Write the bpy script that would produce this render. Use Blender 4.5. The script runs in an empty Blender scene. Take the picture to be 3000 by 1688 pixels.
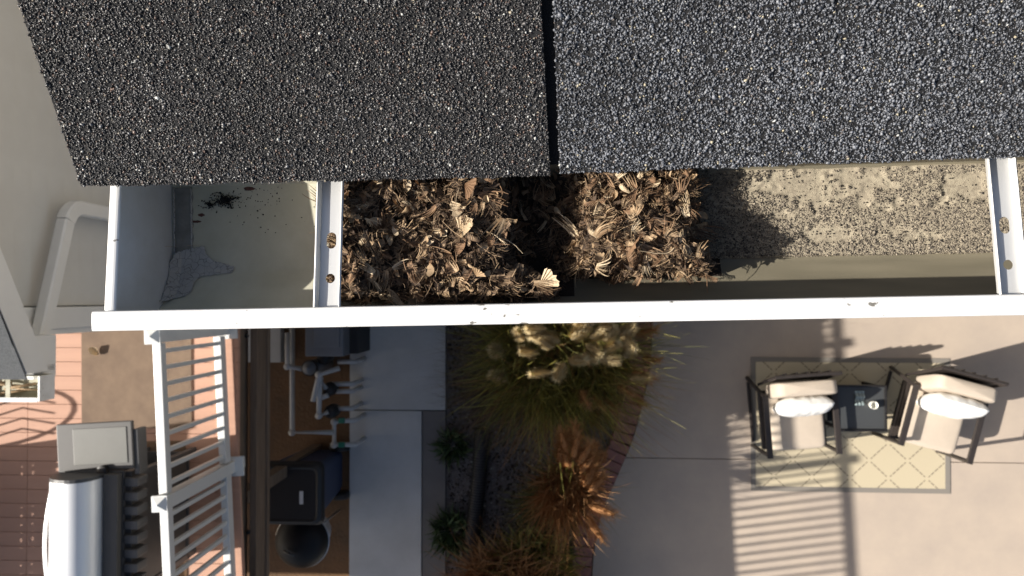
import bpy, bmesh, math, random
import numpy as np
from mathutils import Vector, Matrix

random.seed(7); RNG = np.random.default_rng(7)
scene = bpy.context.scene
COL = scene.collection

# ------------------------------------------------------------------ camera
F = 2200.0; W0, H0 = 3000.0, 1688.0
NAD = (1604.0, 876.0)                       # where straight down falls in the photo
HC = 7.9                                    # camera height over the patio (m)
_n = Vector(((NAD[0]-W0/2)/F, -(NAD[1]-H0/2)/F, -1.0)).normalized()
_Z = -_n
_X = (Vector((1, 0, 0)) - _n*_n.x).normalized()
_Y = _Z.cross(_X)
ROT = Matrix((_X, _Y, _Z))
CAM = Vector((0, 0, HC))
cd = bpy.data.cameras.new('camera'); cam = bpy.data.objects.new('camera', cd); COL.objects.link(cam)
cam.matrix_world = Matrix.Translation(CAM) @ ROT.to_4x4()
cd.sensor_width = 36.0; cd.lens = F/W0*36.0
cd.clip_start = 0.02; cd.clip_end = 400
cd.dof.use_dof = True; cd.dof.focus_distance = 0.70; cd.dof.aperture_fstop = 13.0
scene.camera = cam
scene.render.resolution_x = 1024; scene.render.resolution_y = 576

# ------------------------------------------------------------------ light
EL = math.radians(33.5); DYX = 0.14
wd = bpy.data.worlds.new('World'); scene.world = wd; wd.use_nodes = True
nt = wd.node_tree
sky = nt.nodes.new('ShaderNodeTexSky'); sky.sky_type = 'NISHITA'; sky.sun_disc = False
sky.sun_elevation = EL; sky.dust_density = 3.0
bg = nt.nodes['Background']; bg.inputs['Strength'].default_value = 0.074
nt.links.new(sky.outputs[0], bg.inputs['Color'])
to_sun = Vector((-1, -DYX, 0)).normalized()*math.cos(EL) + Vector((0, 0, math.sin(EL)))
sky.sun_rotation = math.atan2(to_sun.x, to_sun.y)
sd = bpy.data.lights.new('sun', 'SUN'); sd.energy = 4.9; sd.angle = math.radians(0.53); sd.color = (1.0, 0.945, 0.86)
sun = bpy.data.objects.new('sun', sd); COL.objects.link(sun)
sun.rotation_euler = to_sun.to_track_quat('Z', 'Y').to_euler(); sun.location = (-6, -1, 12)
vs = scene.view_settings
vs.view_transform = 'Standard'; vs.look = 'None'; vs.gamma = 1; vs.use_curve_mapping = False; vs.exposure = 0.75

# ------------------------------------------------------------------ helpers
def P(px, py, z):
    """photo pixel -> world point on the horizontal plane z"""
    d = ROT @ Vector(((px-W0/2)/F, -(py-H0/2)/F, -1.0))
    t = (z-HC)/d.z
    return CAM + d*t

def vnoise(x, y, s, seed=0):
    r = np.random.default_rng(seed).random((64, 64))
    x = np.asarray(x)*s + 17.3; y = np.asarray(y)*s + 31.7
    i = np.floor(x).astype(int); j = np.floor(y).astype(int)
    fx = x-i; fy = y-j; fx = fx*fx*(3-2*fx); fy = fy*fy*(3-2*fy)
    g = lambda a, b: r[a % 64, b % 64]
    return (g(i, j)*(1-fx)+g(i+1, j)*fx)*(1-fy)+(g(i, j+1)*(1-fx)+g(i+1, j+1)*fx)*fy

def smooth(a, b, x):
    t = np.clip((np.asarray(x)-a)/(b-a), 0, 1); return t*t*(3-2*t)

MATS = {}
def mat(name, col, rough=0.6, metal=0.0, spec=0.5, var=0.0, vscale=8.0, bump=0.0, bscale=40.0,
        col2=None, ramp=None, island=False, bdist=0.002, trans=0.0, coat=0.0, stretch=None):
    """procedural principled material; col2 is mixed in by noise, ramp = per island palette"""
    m = bpy.data.materials.new(name); m.use_nodes = True; MATS[name] = m
    t = m.node_tree; b = t.nodes['Principled BSDF']; L = t.links.new
    b.inputs['Roughness'].default_value = rough; b.inputs['Metallic'].default_value = metal
    b.inputs['Specular IOR Level'].default_value = spec
    b.inputs['Base Color'].default_value = (*col, 1)
    if coat: b.inputs['Coat Weight'].default_value = coat
    tc = t.nodes.new('ShaderNodeTexCoord'); co = tc.outputs['Object']
    if stretch:
        mp = t.nodes.new('ShaderNodeMapping'); mp.inputs['Scale'].default_value = stretch
        L(co, mp.inputs['Vector']); co = mp.outputs['Vector']
    src = None
    if ramp:
        g = t.nodes.new('ShaderNodeNewGeometry'); r = t.nodes.new('ShaderNodeValToRGB')
        r.color_ramp.interpolation = 'CONSTANT' if island == 'c' else 'LINEAR'
        e = r.color_ramp.elements
        while len(e) < len(ramp): e.new(0.5)
        for k, (p, c) in enumerate(ramp): e[k].position = p; e[k].color = (*c, 1)
        L(g.outputs['Random Per Island'], r.inputs[0]); src = r.outputs[0]
    if var > 0:
        n = t.nodes.new('ShaderNodeTexNoise'); n.inputs['Scale'].default_value = vscale
        n.inputs['Detail'].default_value = 8; n.inputs['Roughness'].default_value = 0.65
        L(co, n.inputs['Vector'])
        mr = t.nodes.new('ShaderNodeMapRange'); mr.inputs[1].default_value = 0.32; mr.inputs[2].default_value = 0.68
        L(n.outputs[0], mr.inputs[0])
        mx = t.nodes.new('ShaderNodeMix'); mx.data_type = 'RGBA'
        L(mr.outputs[0], mx.inputs[0])
        if src is None:
            c2 = col2 or tuple(c*(1-var) for c in col)
            mx.inputs[6].default_value = (*col, 1); mx.inputs[7].default_value = (*c2, 1)
        else:
            mx.blend_type = 'MULTIPLY'; L(src, mx.inputs[6]); mx.inputs[7].default_value = (1-var, 1-var, 1-var, 1)
        src = mx.outputs[2]
    if src is not None: L(src, b.inputs['Base Color'])
    if bump > 0:
        n2 = t.nodes.new('ShaderNodeTexNoise'); n2.inputs['Scale'].default_value = bscale
        n2.inputs['Detail'].default_value = 6
        L(co, n2.inputs['Vector'])
        bp = t.nodes.new('ShaderNodeBump'); bp.inputs['Strength'].default_value = bump; bp.inputs['Distance'].default_value = bdist
        L(n2.outputs[0], bp.inputs['Height']); L(bp.outputs[0], b.inputs['Normal'])
    if trans: b.inputs['Transmission Weight'].default_value = trans
    return m

class MB:
    def __init__(s): s.v = []; s.f = []
    def add(s, vs, fs):
        o = len(s.v); s.v += [Vector(v) for v in vs]; s.f += [[i+o for i in f] for f in fs]; return s
    def box(s, c, size, rz=0.0, M=None, taper=1.0):
        hx, hy, hz = size[0]/2, size[1]/2, size[2]/2
        vs = [Vector((x*hx*(taper if z < 0 else 1), y*hy*(taper if z < 0 else 1), z*hz)) for z in (-1, 1) for y in (-1, 1) for x in (-1, 1)]
        R = (M if M is not None else Matrix.Rotation(rz, 3, 'Z'))
        return s.add([Vector(c)+R @ v for v in vs],
                     [(0, 2, 3, 1), (4, 5, 7, 6), (0, 1, 5, 4), (2, 6, 7, 3), (0, 4, 6, 2), (1, 3, 7, 5)])
    def tube(s, path, r, n=8, cap=True):
        path = [Vector(p) for p in path]; rr = r if hasattr(r, '__len__') else [r]*len(path)
        vs = []; prev = None
        for i, p in enumerate(path):
            d = (path[min(i+1, len(path)-1)]-path[max(i-1, 0)]).normalized()
            if prev is None:
                a = d.orthogonal().normalized()
            else:
                a = prev-d*prev.dot(d); a = a.normalized() if a.length > 1e-6 else d.orthogonal().normalized()
            prev = a; b = d.cross(a)
            vs += [p+(a*math.cos(2*math.pi*k/n)+b*math.sin(2*math.pi*k/n))*rr[i] for k in range(n)]
        fs = [(i*n+k, i*n+(k+1) % n, (i+1)*n+(k+1) % n, (i+1)*n+k) for i in range(len(path)-1) for k in range(n)]
        if cap: fs += [tuple(range(n-1, -1, -1)), tuple((len(path)-1)*n+k for k in range(n))]
        return s.add(vs, fs)
    def lathe(s, c, prof, n=24, M=None):
        c = Vector(c); vs = []
        for r, z in prof:
            for k in range(n):
                v = Vector((r*math.cos(2*math.pi*k/n), r*math.sin(2*math.pi*k/n), z))
                vs.append(c+(M @ v if M is not None else v))
        m = len(prof)
        fs = [(i*n+k, i*n+(k+1) % n, (i+1)*n+(k+1) % n, (i+1)*n+k) for i in range(m-1) for k in range(n)]
        fs += [tuple(range(n-1, -1, -1)), tuple((m-1)*n+k for k in range(n))]
        return s.add(vs, fs)
    def extrude(s, prof, a, b, T):
        """closed (y,z) profile swept from x=a to x=b; T maps (x,y,z) to world"""
        n = len(prof)
        vs = [T(a, y, z) for y, z in prof]+[T(b, y, z) for y, z in prof]
        fs = [(k, (k+1) % n, n+(k+1) % n, n+k) for k in range(n)]
        return s.add(vs, fs+[tuple(range(n-1, -1, -1)), tuple(range(n, 2*n))])
    def grid(s, fn, nu, nv):
        vs = [fn(i/nu, j/nv) for j in range(nv+1) for i in range(nu+1)]
        fs = [(j*(nu+1)+i, j*(nu+1)+i+1, (j+1)*(nu+1)+i+1, (j+1)*(nu+1)+i) for j in range(nv) for i in range(nu)]
        return s.add(vs, fs)
    def mesh(s, name, m=None, smooth=False, bevel=0.0, seg=2):
        me = bpy.data.meshes.new(name); me.from_pydata([tuple(v) for v in s.v], [], s.f)
        bm = bmesh.new(); bm.from_mesh(me)
        bmesh.ops.recalc_face_normals(bm, faces=bm.faces)
        if bevel > 0:
            es = [e for e in bm.edges if len(e.link_faces) == 2 and e.calc_face_angle(0) > 0.5]
            bmesh.ops.bevel(bm, geom=es, offset=bevel, segments=seg, affect='EDGES', profile=0.6, clamp_overlap=True)
        bm.to_mesh(me); bm.free()
        if smooth:
            for p in me.polygons: p.use_smooth = True
        if m is not None: me.materials.append(m)
        return me
    def build(s, name, m=None, parent=None, smooth=False, bevel=0.0, seg=2):
        return link(name, s.mesh(name, m, smooth, bevel, seg), parent)

def link(name, me, parent=None):
    o = bpy.data.objects.new(name, me); COL.objects.link(o)
    if parent is not None: adopt(o, parent)
    return o
def world_of(o):
    M = o.matrix_basis.copy()
    if o.parent: M = world_of(o.parent) @ o.matrix_parent_inverse @ M
    return M
def adopt(o, parent):
    o.parent = parent; o.matrix_parent_inverse = world_of(parent).inverted()
def tag(o, label=None, cat=None, group=None, kind=None):
    if label: o['label'] = label
    if cat: o['category'] = cat
    if group: o['group'] = group
    if kind: o['kind'] = kind
    return o
def thing(name, loc, label, cat, group=None, rz=0.0):
    o = bpy.data.objects.new(name, None); COL.objects.link(o); o.location = loc; o.rotation_euler = (0, 0, rz)
    o.empty_display_size = 0.1
    return tag(o, label, cat, group)
def np_mesh(name, V, Fq, m, smooth=False):
    """V (n,3), Fq (k,3|4) numpy arrays to a mesh"""
    me = bpy.data.meshes.new(name); k = Fq.shape[1]
    me.vertices.add(len(V)); me.vertices.foreach_set('co', V.astype(np.float32).ravel())
    me.loops.add(Fq.size); me.loops.foreach_set('vertex_index', Fq.astype(np.int32).ravel())
    me.polygons.add(len(Fq)); me.polygons.foreach_set('loop_start', np.arange(0, Fq.size, k, dtype=np.int32))
    me.polygons.foreach_set('loop_total', np.full(len(Fq), k, dtype=np.int32))
    me.update(calc_edges=True); me.validate()
    if smooth: me.polygons.foreach_set('use_smooth', np.ones(len(Fq), dtype=bool))
    me.materials.append(m); return me
OCT_V = np.array([(1, 0, 0), (-1, 0, 0), (0, 1, 0), (0, -1, 0), (0, 0, 1), (0, 0, -1)], float)
OCT_F = np.array([(0, 2, 4), (2, 1, 4), (1, 3, 4), (3, 0, 4), (2, 0, 5), (1, 2, 5), (3, 1, 5), (0, 3, 5)])
def rand_rot(n):
    q = RNG.normal(size=(n, 4)); q /= np.linalg.norm(q, axis=1)[:, None]
    w, x, y, z = q.T
    return np.stack([np.stack([1-2*(y*y+z*z), 2*(x*y-z*w), 2*(x*z+y*w)], -1),
                     np.stack([2*(x*y+z*w), 1-2*(x*x+z*z), 2*(y*z-x*w)], -1),
                     np.stack([2*(x*z-y*w), 2*(y*z+x*w), 1-2*(x*x+y*y)], -1)], 1)
def granule_mesh(name, pts, rad, m):
    n = len(pts)
    v = OCT_V[None]*RNG.uniform(0.6, 1.25, (n, 6, 1))*np.array([1.05, 0.85, 0.6])
    v = np.einsum('nij,nkj->nki', rand_rot(n), v)*rad[:, None, None]+pts[:, None, :]
    f = OCT_F[None]+(np.arange(n)*6)[:, None, None]
    return np_mesh(name, v.reshape(-1, 3), f.reshape(-1, 3), m)

# ------------------------------------------------------------------ materials
mat('soil', (0.105, 0.078, 0.055), 0.95, var=0.5, vscale=3, bump=0.8, bscale=25, bdist=0.02)
mat('dirt', (0.16, 0.085, 0.04), 0.95, col2=(0.09, 0.055, 0.03), var=0.5, vscale=2.5, bump=0.6, bscale=30, bdist=0.015)
mat('mulch', (0.075, 0.06, 0.055), 0.95, col2=(0.16, 0.15, 0.15), var=0.4, vscale=22, bump=1.0, bscale=60, bdist=0.02)
mat('patio_concrete', (0.455, 0.375, 0.30), 0.85, col2=(0.385, 0.32, 0.265), var=0.2, vscale=1.9, bump=0.15, bscale=90)
mat('walk_concrete', (0.50, 0.51, 0.51), 0.9, col2=(0.42, 0.425, 0.42), var=0.1, vscale=2.2, bump=0.2, bscale=80)
mat('walk_dark', (0.16, 0.15, 0.145), 0.9, var=0.2, vscale=3, bump=0.2, bscale=80)
mat('brick', (0.33, 0.15, 0.125), 0.9, col2=(0.24, 0.115, 0.10), var=0.3, vscale=9, bump=0.5, bscale=50)
mat('deck_paint', (0.47, 0.275, 0.195), 0.75, col2=(0.41, 0.235, 0.165), var=0.15, vscale=5, bump=0.25, bscale=30, stretch=(0.3, 4, 4))
mat('deck_wood', (0.19, 0.135, 0.095), 0.85, var=0.45, vscale=6, bump=0.4, bscale=30, stretch=(5, 0.5, 5))
mat('white_vinyl', (0.66, 0.67, 0.66), 0.35, var=0.04, vscale=3)
mat('white_paint', (0.80, 0.80, 0.79), 0.4, col2=(0.66, 0.655, 0.63), var=0.1, vscale=18, bump=0.05, bscale=120, bdist=0.0005)
mat('gutter_inside', (0.64, 0.62, 0.50), 0.55, col2=(0.52, 0.50, 0.38), var=0.25, vscale=14, bump=0.12, bscale=150, bdist=0.0006)
mat('cap_inside', (0.72, 0.74, 0.76), 0.5, col2=(0.64, 0.65, 0.65), var=0.15, vscale=30, bump=0.1, bscale=150, bdist=0.0005)
mat('wing_gutter', (0.42, 0.40, 0.30), 0.6, col2=(0.25, 0.23, 0.15), var=0.3, vscale=20)
mat('hanger_steel', (0.54, 0.54, 0.53), 0.42, metal=0.35, col2=(0.58, 0.58, 0.57), var=0.15, vscale=60, bump=0.1, bscale=300, bdist=0.0003, stretch=(4, 0.5, 1))
mat('asphalt_black', (0.008, 0.008, 0.009), 0.9, bump=0.6, bscale=700, bdist=0.001)
mat('siding', (0.62, 0.615, 0.585), 0.75, col2=(0.565, 0.555, 0.525), var=0.1, vscale=4, bump=0.1, bscale=60)
mat('trim', (0.76, 0.76, 0.74), 0.6, var=0.06, vscale=5)
mat('stucco', (0.5, 0.47, 0.42), 0.9, var=0.1, vscale=6, bump=0.3, bscale=80)
mat('wing_shingle', (0.115, 0.12, 0.125), 0.9, col2=(0.055, 0.06, 0.065), var=0.5, vscale=160, bump=0.8, bscale=320, bdist=0.004)
mat('black_metal', (0.012, 0.011, 0.011), 0.42)
mat('brown_metal', (0.035, 0.028, 0.025), 0.45, var=0.2, vscale=12)
mat('cushion', (0.52, 0.44, 0.355), 0.95, col2=(0.48, 0.405, 0.325), var=0.08, vscale=9, bump=0.35, bscale=500, bdist=0.001)
mat('pillow', (0.78, 0.775, 0.745), 0.9, bump=0.5, bscale=14, bdist=0.02)
mat('table_top', (0.055, 0.058, 0.06), 0.35)
mat('bin_black', (0.012, 0.012, 0.014), 0.55, var=0.2, vscale=8, bump=0.08, bscale=80)
mat('bin_blue', (0.018, 0.034, 0.085), 0.5, var=0.15, vscale=6)
mat('enamel', (0.008, 0.008, 0.009), 0.5, spec=0.25)
mat('alu', (0.55, 0.55, 0.55), 0.35, metal=0.9)
mat('stainless', (0.80, 0.81, 0.82), 0.40, metal=0.25, bump=0.05, bscale=40)
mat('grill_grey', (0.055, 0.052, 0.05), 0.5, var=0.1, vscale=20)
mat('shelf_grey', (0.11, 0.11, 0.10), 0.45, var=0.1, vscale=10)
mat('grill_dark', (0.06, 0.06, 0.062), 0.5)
mat('doormat', (0.205, 0.145, 0.10), 0.95, col2=(0.15, 0.105, 0.075), var=0.3, vscale=7, bump=0.6, bscale=200, bdist=0.004)
mat('grill_mat', (0.135, 0.105, 0.075), 0.9, col2=(0.17, 0.08, 0.03), var=0.3, vscale=2.2, bump=0.4, bscale=150)
mat('pvc', (0.50, 0.50, 0.50), 0.45, col2=(0.40, 0.40, 0.39), var=0.15, vscale=9)
mat('heater_grey', (0.17, 0.18, 0.20), 0.5, var=0.12, vscale=5)
mat('green_plastic', (0.02, 0.16, 0.11), 0.5)
mat('label_white', (0.6, 0.6, 0.6), 0.6)
mat('drain_black', (0.012, 0.012, 0.015), 0.55)
mat('ceramic', (0.75, 0.73, 0.66), 0.3)
mat('glass_blue', (0.22, 0.27, 0.27), 0.15)
mat('sealant', (0.50, 0.49, 0.465), 0.8, col2=(0.44, 0.43, 0.41), var=0.15, vscale=60)
mat('sealant_edge', (0.30, 0.29, 0.26), 0.85, var=0.3, vscale=90, bump=0.5, bscale=400, bdist=0.001)
mat('granule', (0.05, 0.05, 0.055), 0.36, spec=0.7, var=0.45, vscale=16, island='c', ramp=[
    (0.0, (0.020, 0.019, 0.020)), (0.32, (0.042, 0.040, 0.040)), (0.60, (0.076, 0.072, 0.072)), (0.79, (0.13, 0.122, 0.12)),
    (0.86, (0.12, 0.074, 0.056)), (0.925, (0.19, 0.19, 0.195)), (0.968, (0.36, 0.31, 0.23)), (0.984, (0.62, 0.62, 0.58))])
mat('granule_blue', (0.05, 0.05, 0.055), 0.45, spec=0.6, var=0.35, vscale=14, island='c', ramp=[
    (0.0, (0.040, 0.042, 0.049)), (0.18, (0.080, 0.085, 0.097)), (0.42, (0.13, 0.138, 0.155)), (0.70, (0.19, 0.20, 0.225)),
    (0.91, (0.13, 0.11, 0.10)), (0.935, (0.26, 0.27, 0.29)), (0.982, (0.42, 0.37, 0.26)), (0.993, (0.62, 0.62, 0.58))])
mat('loose_granule', (0.06, 0.055, 0.05), 0.75, island='c', ramp=[
    (0.0, (0.085, 0.072, 0.058)), (0.25, (0.14, 0.118, 0.092)), (0.5, (0.195, 0.165, 0.128)), (0.78, (0.26, 0.222, 0.17)), (0.96, (0.36, 0.31, 0.24))])
mat('dark_granule', (0.012, 0.012, 0.013), 0.7)
mat('grit_dark', (0.045, 0.038, 0.033), 0.8)
mat('silt', (0.31, 0.265, 0.195), 0.95, col2=(0.40, 0.35, 0.255), var=0.4, vscale=26, bump=0.5, bscale=900, bdist=0.001)
mat('leaf_tan', (0.40, 0.29, 0.175), 0.8, ramp=[(0, (0.24, 0.145, 0.075)), (0.5, (0.40, 0.27, 0.15)), (1, (0.54, 0.40, 0.25))], var=0.35, vscale=120, bump=0.5, bscale=500, bdist=0.0006)
mat('leaf_brown', (0.20, 0.115, 0.06), 0.8, ramp=[(0, (0.10, 0.055, 0.028)), (0.6, (0.22, 0.125, 0.065)), (1, (0.34, 0.215, 0.12))], var=0.35, vscale=120, bump=0.5, bscale=500, bdist=0.0006)
mat('leaf_pale', (0.55, 0.44, 0.30), 0.75, ramp=[(0, (0.46, 0.34, 0.20)), (1, (0.68, 0.55, 0.38))], var=0.25, vscale=150, bump=0.4, bscale=500, bdist=0.0006)
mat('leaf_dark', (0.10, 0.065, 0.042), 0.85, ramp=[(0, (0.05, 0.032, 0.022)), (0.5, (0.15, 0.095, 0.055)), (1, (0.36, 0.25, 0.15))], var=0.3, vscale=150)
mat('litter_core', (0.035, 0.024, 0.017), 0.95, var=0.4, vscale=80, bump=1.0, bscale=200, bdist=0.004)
mat('grass_green', (0.10, 0.12, 0.035), 0.7, ramp=[(0, (0.09, 0.105, 0.025)), (0.6, (0.19, 0.18, 0.05)), (1, (0.32, 0.265, 0.09))])
mat('grass_rust', (0.24, 0.12, 0.06), 0.8, ramp=[(0, (0.22, 0.095, 0.03)), (0.6, (0.38, 0.18, 0.065)), (1, (0.48, 0.27, 0.12))])
mat('grass_brown', (0.09, 0.065, 0.045), 0.85, ramp=[(0, (0.07, 0.048, 0.032)), (1, (0.20, 0.135, 0.085))])
mat('plume', (0.62, 0.50, 0.28), 0.9, ramp=[(0, (0.50, 0.375, 0.18)), (1, (0.70, 0.58, 0.35))])
mat('leaf_green', (0.05, 0.085, 0.03), 0.6, ramp=[(0, (0.03, 0.055, 0.02)), (1, (0.075, 0.12, 0.04))])
mat('leaf_lime', (0.16, 0.17, 0.03), 0.6, ramp=[(0, (0.17, 0.17, 0.03)), (1, (0.38, 0.33, 0.08))])
M = MATS

def rug_material():
    m = bpy.data.materials.new('rug_weave'); m.use_nodes = True; t = m.node_tree; L = t.links.new
    b = t.nodes['Principled BSDF']; b.inputs['Roughness'].default_value = 0.95
    tc = t.nodes.new('ShaderNodeTexCoord'); sx = t.nodes.new('ShaderNodeSeparateXYZ'); L(tc.outputs['Object'], sx.inputs[0])
    def math_(op, a, b_=None, c=None):
        n = t.nodes.new('ShaderNodeMath'); n.operation = op
        for i, v in enumerate((a, b_, c)):
            if v is None: continue
            if isinstance(v, (int, float)): n.inputs[i].default_value = v
            else: L(v, n.inputs[i])
        return n.outputs[0]
    x = math_('DIVIDE', sx.outputs[0], 0.385); y = math_('DIVIDE', sx.outputs[1], 0.36)
    def line(sign):
        s = math_('ADD', x, y) if sign > 0 else math_('SUBTRACT', x, y)
        fr = math_('ABSOLUTE', math_('SUBTRACT', math_('FRACT', s), 0.5))
        ln = math_('LESS_THAN', fr, 0.022)
        o = math_('SUBTRACT', x, y) if sign > 0 else math_('ADD', x, y)
        da = math_('GREATER_THAN', math_('ABSOLUTE', math_('SUBTRACT', math_('FRACT', math_('MULTIPLY', o, 5.0)), 0.5)), 0.1)
        da2 = math_('GREATER_THAN', math_('ABSOLUTE', math_('SUBTRACT', math_('FRACT', o), 0.5)), 0.09)
        return math_('MULTIPLY', math_('MULTIPLY', ln, da), da2)
    k = math_('MAXIMUM', line(1), line(-1))
    ns = t.nodes.new('ShaderNodeTexNoise'); ns.inputs['Scale'].default_value = 180; L(tc.outputs['Object'], ns.inputs['Vector'])
    mx0 = t.nodes.new('ShaderNodeMix'); mx0.data_type = 'RGBA'; L(ns.outputs[0], mx0.inputs[0])
    mx0.inputs[6].default_value = (0.46, 0.395, 0.275, 1); mx0.inputs[7].default_value = (0.52, 0.445, 0.31, 1)
    mx = t.nodes.new('ShaderNodeMix'); mx.data_type = 'RGBA'; L(k, mx.inputs[0])
    L(mx0.outputs[2], mx.inputs[6]); mx.inputs[7].default_value = (0.20, 0.165, 0.12, 1)
    L(mx.outputs[2], b.inputs['Base Color'])
    return m
M['rug'] = rug_material()
mat('rug_border', (0.21, 0.19, 0.165), 0.95, bump=0.4, bscale=300)

def sealant_material():
    m = M['sealant']; t = m.node_tree; L = t.links.new; b = t.nodes['Principled BSDF']
    tc = t.nodes.new('ShaderNodeTexCoord')
    ns = t.nodes.new('ShaderNodeTexNoise'); ns.inputs['Scale'].default_value = 60; L(tc.outputs['Object'], ns.inputs['Vector'])
    ad = t.nodes.new('ShaderNodeMix'); ad.data_type = 'VECTOR'; ad.inputs[0].default_value = 0.012
    L(tc.outputs['Object'], ad.inputs[4]); L(ns.outputs['Color'], ad.inputs[5])
    v = t.nodes.new('ShaderNodeTexVoronoi'); v.feature = 'DISTANCE_TO_EDGE'; v.inputs['Scale'].default_value = 150
    L(ad.outputs[1], v.inputs['Vector'])
    mr = t.nodes.new('ShaderNodeMapRange'); mr.inputs[1].default_value = 0.0; mr.inputs[2].default_value = 0.032
    L(v.outputs['Distance'], mr.inputs[0])
    bp = t.nodes.new('ShaderNodeBump'); bp.inputs['Strength'].default_value = 0.6; bp.inputs['Distance'].default_value = 0.0008
    L(mr.outputs[0], bp.inputs['Height']); L(bp.outputs[0], b.inputs['Normal'])
    old = b.inputs['Base Color'].links[0].from_socket
    mx = t.nodes.new('ShaderNodeMix'); mx.data_type = 'RGBA'; L(mr.outputs[0], mx.inputs[0])
    mx.inputs[6].default_value = (0.15, 0.145, 0.14, 1); L(old, mx.inputs[7]); L(mx.outputs[2], b.inputs['Base Color'])
sealant_material()

def dirty_gutter():
    """the trough is clean at its left end; years of wet silt have stained the rest"""
    m = M['gutter_inside']; t = m.node_tree; L = t.links.new; b = t.nodes['Principled BSDF']
    tc = t.nodes.new('ShaderNodeTexCoord'); sp = t.nodes.new('ShaderNodeSeparateXYZ'); L(tc.outputs['Object'], sp.inputs[0])
    mr = t.nodes.new('ShaderNodeMapRange'); mr.inputs[1].default_value = -0.24; mr.inputs[2].default_value = -0.12; L(sp.outputs[0], mr.inputs[0])
    n = t.nodes.new('ShaderNodeTexNoise'); n.inputs['Scale'].default_value = 35; n.inputs['Detail'].default_value = 7
    mp = t.nodes.new('ShaderNodeMapping'); mp.inputs['Scale'].default_value = (0.3, 2, 2); L(tc.outputs['Object'], mp.inputs[0]); L(mp.outputs[0], n.inputs['Vector'])
    c = t.nodes.new('ShaderNodeMix'); c.data_type = 'RGBA'; L(n.outputs[0], c.inputs[0])
    c.inputs[6].default_value = (0.12, 0.108, 0.076, 1); c.inputs[7].default_value = (0.25, 0.22, 0.155, 1)
    mx = t.nodes.new('ShaderNodeMix'); mx.data_type = 'RGBA'; L(mr.outputs[0], mx.inputs[0])
    old = b.inputs['Base Color'].links[0].from_socket; L(old, mx.inputs[6]); L(c.outputs[2], mx.inputs[7]); L(mx.outputs[2], b.inputs['Base Color'])
dirty_gutter()
def chipped_paint():
    """scuffs and specks of grime on the white paint"""
    m = M['white_paint']; t = m.node_tree; L = t.links.new; b = t.nodes['Principled BSDF']
    tc = t.nodes.new('ShaderNodeTexCoord'); mp = t.nodes.new('ShaderNodeMapping'); mp.inputs['Scale'].default_value = (0.55, 1, 1); L(tc.outputs['Object'], mp.inputs[0])
    n = t.nodes.new('ShaderNodeTexNoise'); n.inputs['Scale'].default_value = 150; n.inputs['Detail'].default_value = 5; L(mp.outputs[0], n.inputs['Vector'])
    n2 = t.nodes.new('ShaderNodeTexNoise'); n2.inputs['Scale'].default_value = 9; L(tc.outputs['Object'], n2.inputs['Vector'])
    ad = t.nodes.new('ShaderNodeMath'); ad.operation = 'MULTIPLY_ADD'; L(n2.outputs[0], ad.inputs[0]); ad.inputs[1].default_value = 0.5; L(n.outputs[0], ad.inputs[2])
    mr = t.nodes.new('ShaderNodeMapRange'); mr.inputs[1].default_value = 0.93; mr.inputs[2].default_value = 0.99; L(ad.outputs[0], mr.inputs[0])
    mx = t.nodes.new('ShaderNodeMix'); mx.data_type = 'RGBA'; L(mr.outputs[0], mx.inputs[0])
    old = b.inputs['Base Color'].links[0].from_socket; L(old, mx.inputs[6]); mx.inputs[7].default_value = (0.17, 0.16, 0.14, 1); L(mx.outputs[2], b.inputs['Base Color'])
chipped_paint()
def silt_material():
    """silt crust over the gutter paint: bare painted patches show through"""
    m = M['silt']; t = m.node_tree; L = t.links.new; b = t.nodes['Principled BSDF']
    tc = t.nodes.new('ShaderNodeTexCoord')
    n = t.nodes.new('ShaderNodeTexNoise'); n.inputs['Scale'].default_value = 260; n.inputs['Detail'].default_value = 4
    L(tc.outputs['Object'], n.inputs['Vector'])
    mr = t.nodes.new('ShaderNodeMapRange'); mr.inputs[1].default_value = 0.40; mr.inputs[2].default_value = 0.52
    L(n.outputs[0], mr.inputs[0])
    old = b.inputs['Base Color'].links[0].from_socket
    mx = t.nodes.new('ShaderNodeMix'); mx.data_type = 'RGBA'; L(mr.outputs[0], mx.inputs[0])
    mx.inputs[6].default_value = (0.27, 0.23, 0.17, 1); L(old, mx.inputs[7]); L(mx.outputs[2], b.inputs['Base Color'])
silt_material()

# ================================================================== SETTING
ZD = 2.6                                    # deck surface height
g = MB(); g.box((0, 0, -0.13), (120, 120, 0.1)).build('ground', M['soil']); bpy.data.objects['ground']['kind'] = 'structure'

def poly_slab(name, pts, z0, z1, m, kind='structure'):
    b = MB(); n = len(pts)
    b.add([Vector((p.x, p.y, z1)) for p in pts]+[Vector((p.x, p.y, z0)) for p in pts],
          [tuple(range(n)), tuple(range(2*n-1, n-1, -1))]+[(k, (k+1) % n, n+(k+1) % n, n+k) for k in range(n)])
    o = b.build(name, m); tag(o, kind=kind); return o

def catmull(pts, n):
    out = []
    for i in range(len(pts)-1):
        p0 = pts[max(i-1, 0)]; p1 = pts[i]; p2 = pts[i+1]; p3 = pts[min(i+2, len(pts)-1)]
        for k in range(n):
            t = k/n
            out.append(0.5*((2*p1)+(p2-p0)*t+(2*p0-5*p1+4*p2-p3)*t*t+(3*p1-p0-3*p2+p3)*t**3))
    return out+[pts[-1]]

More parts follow.
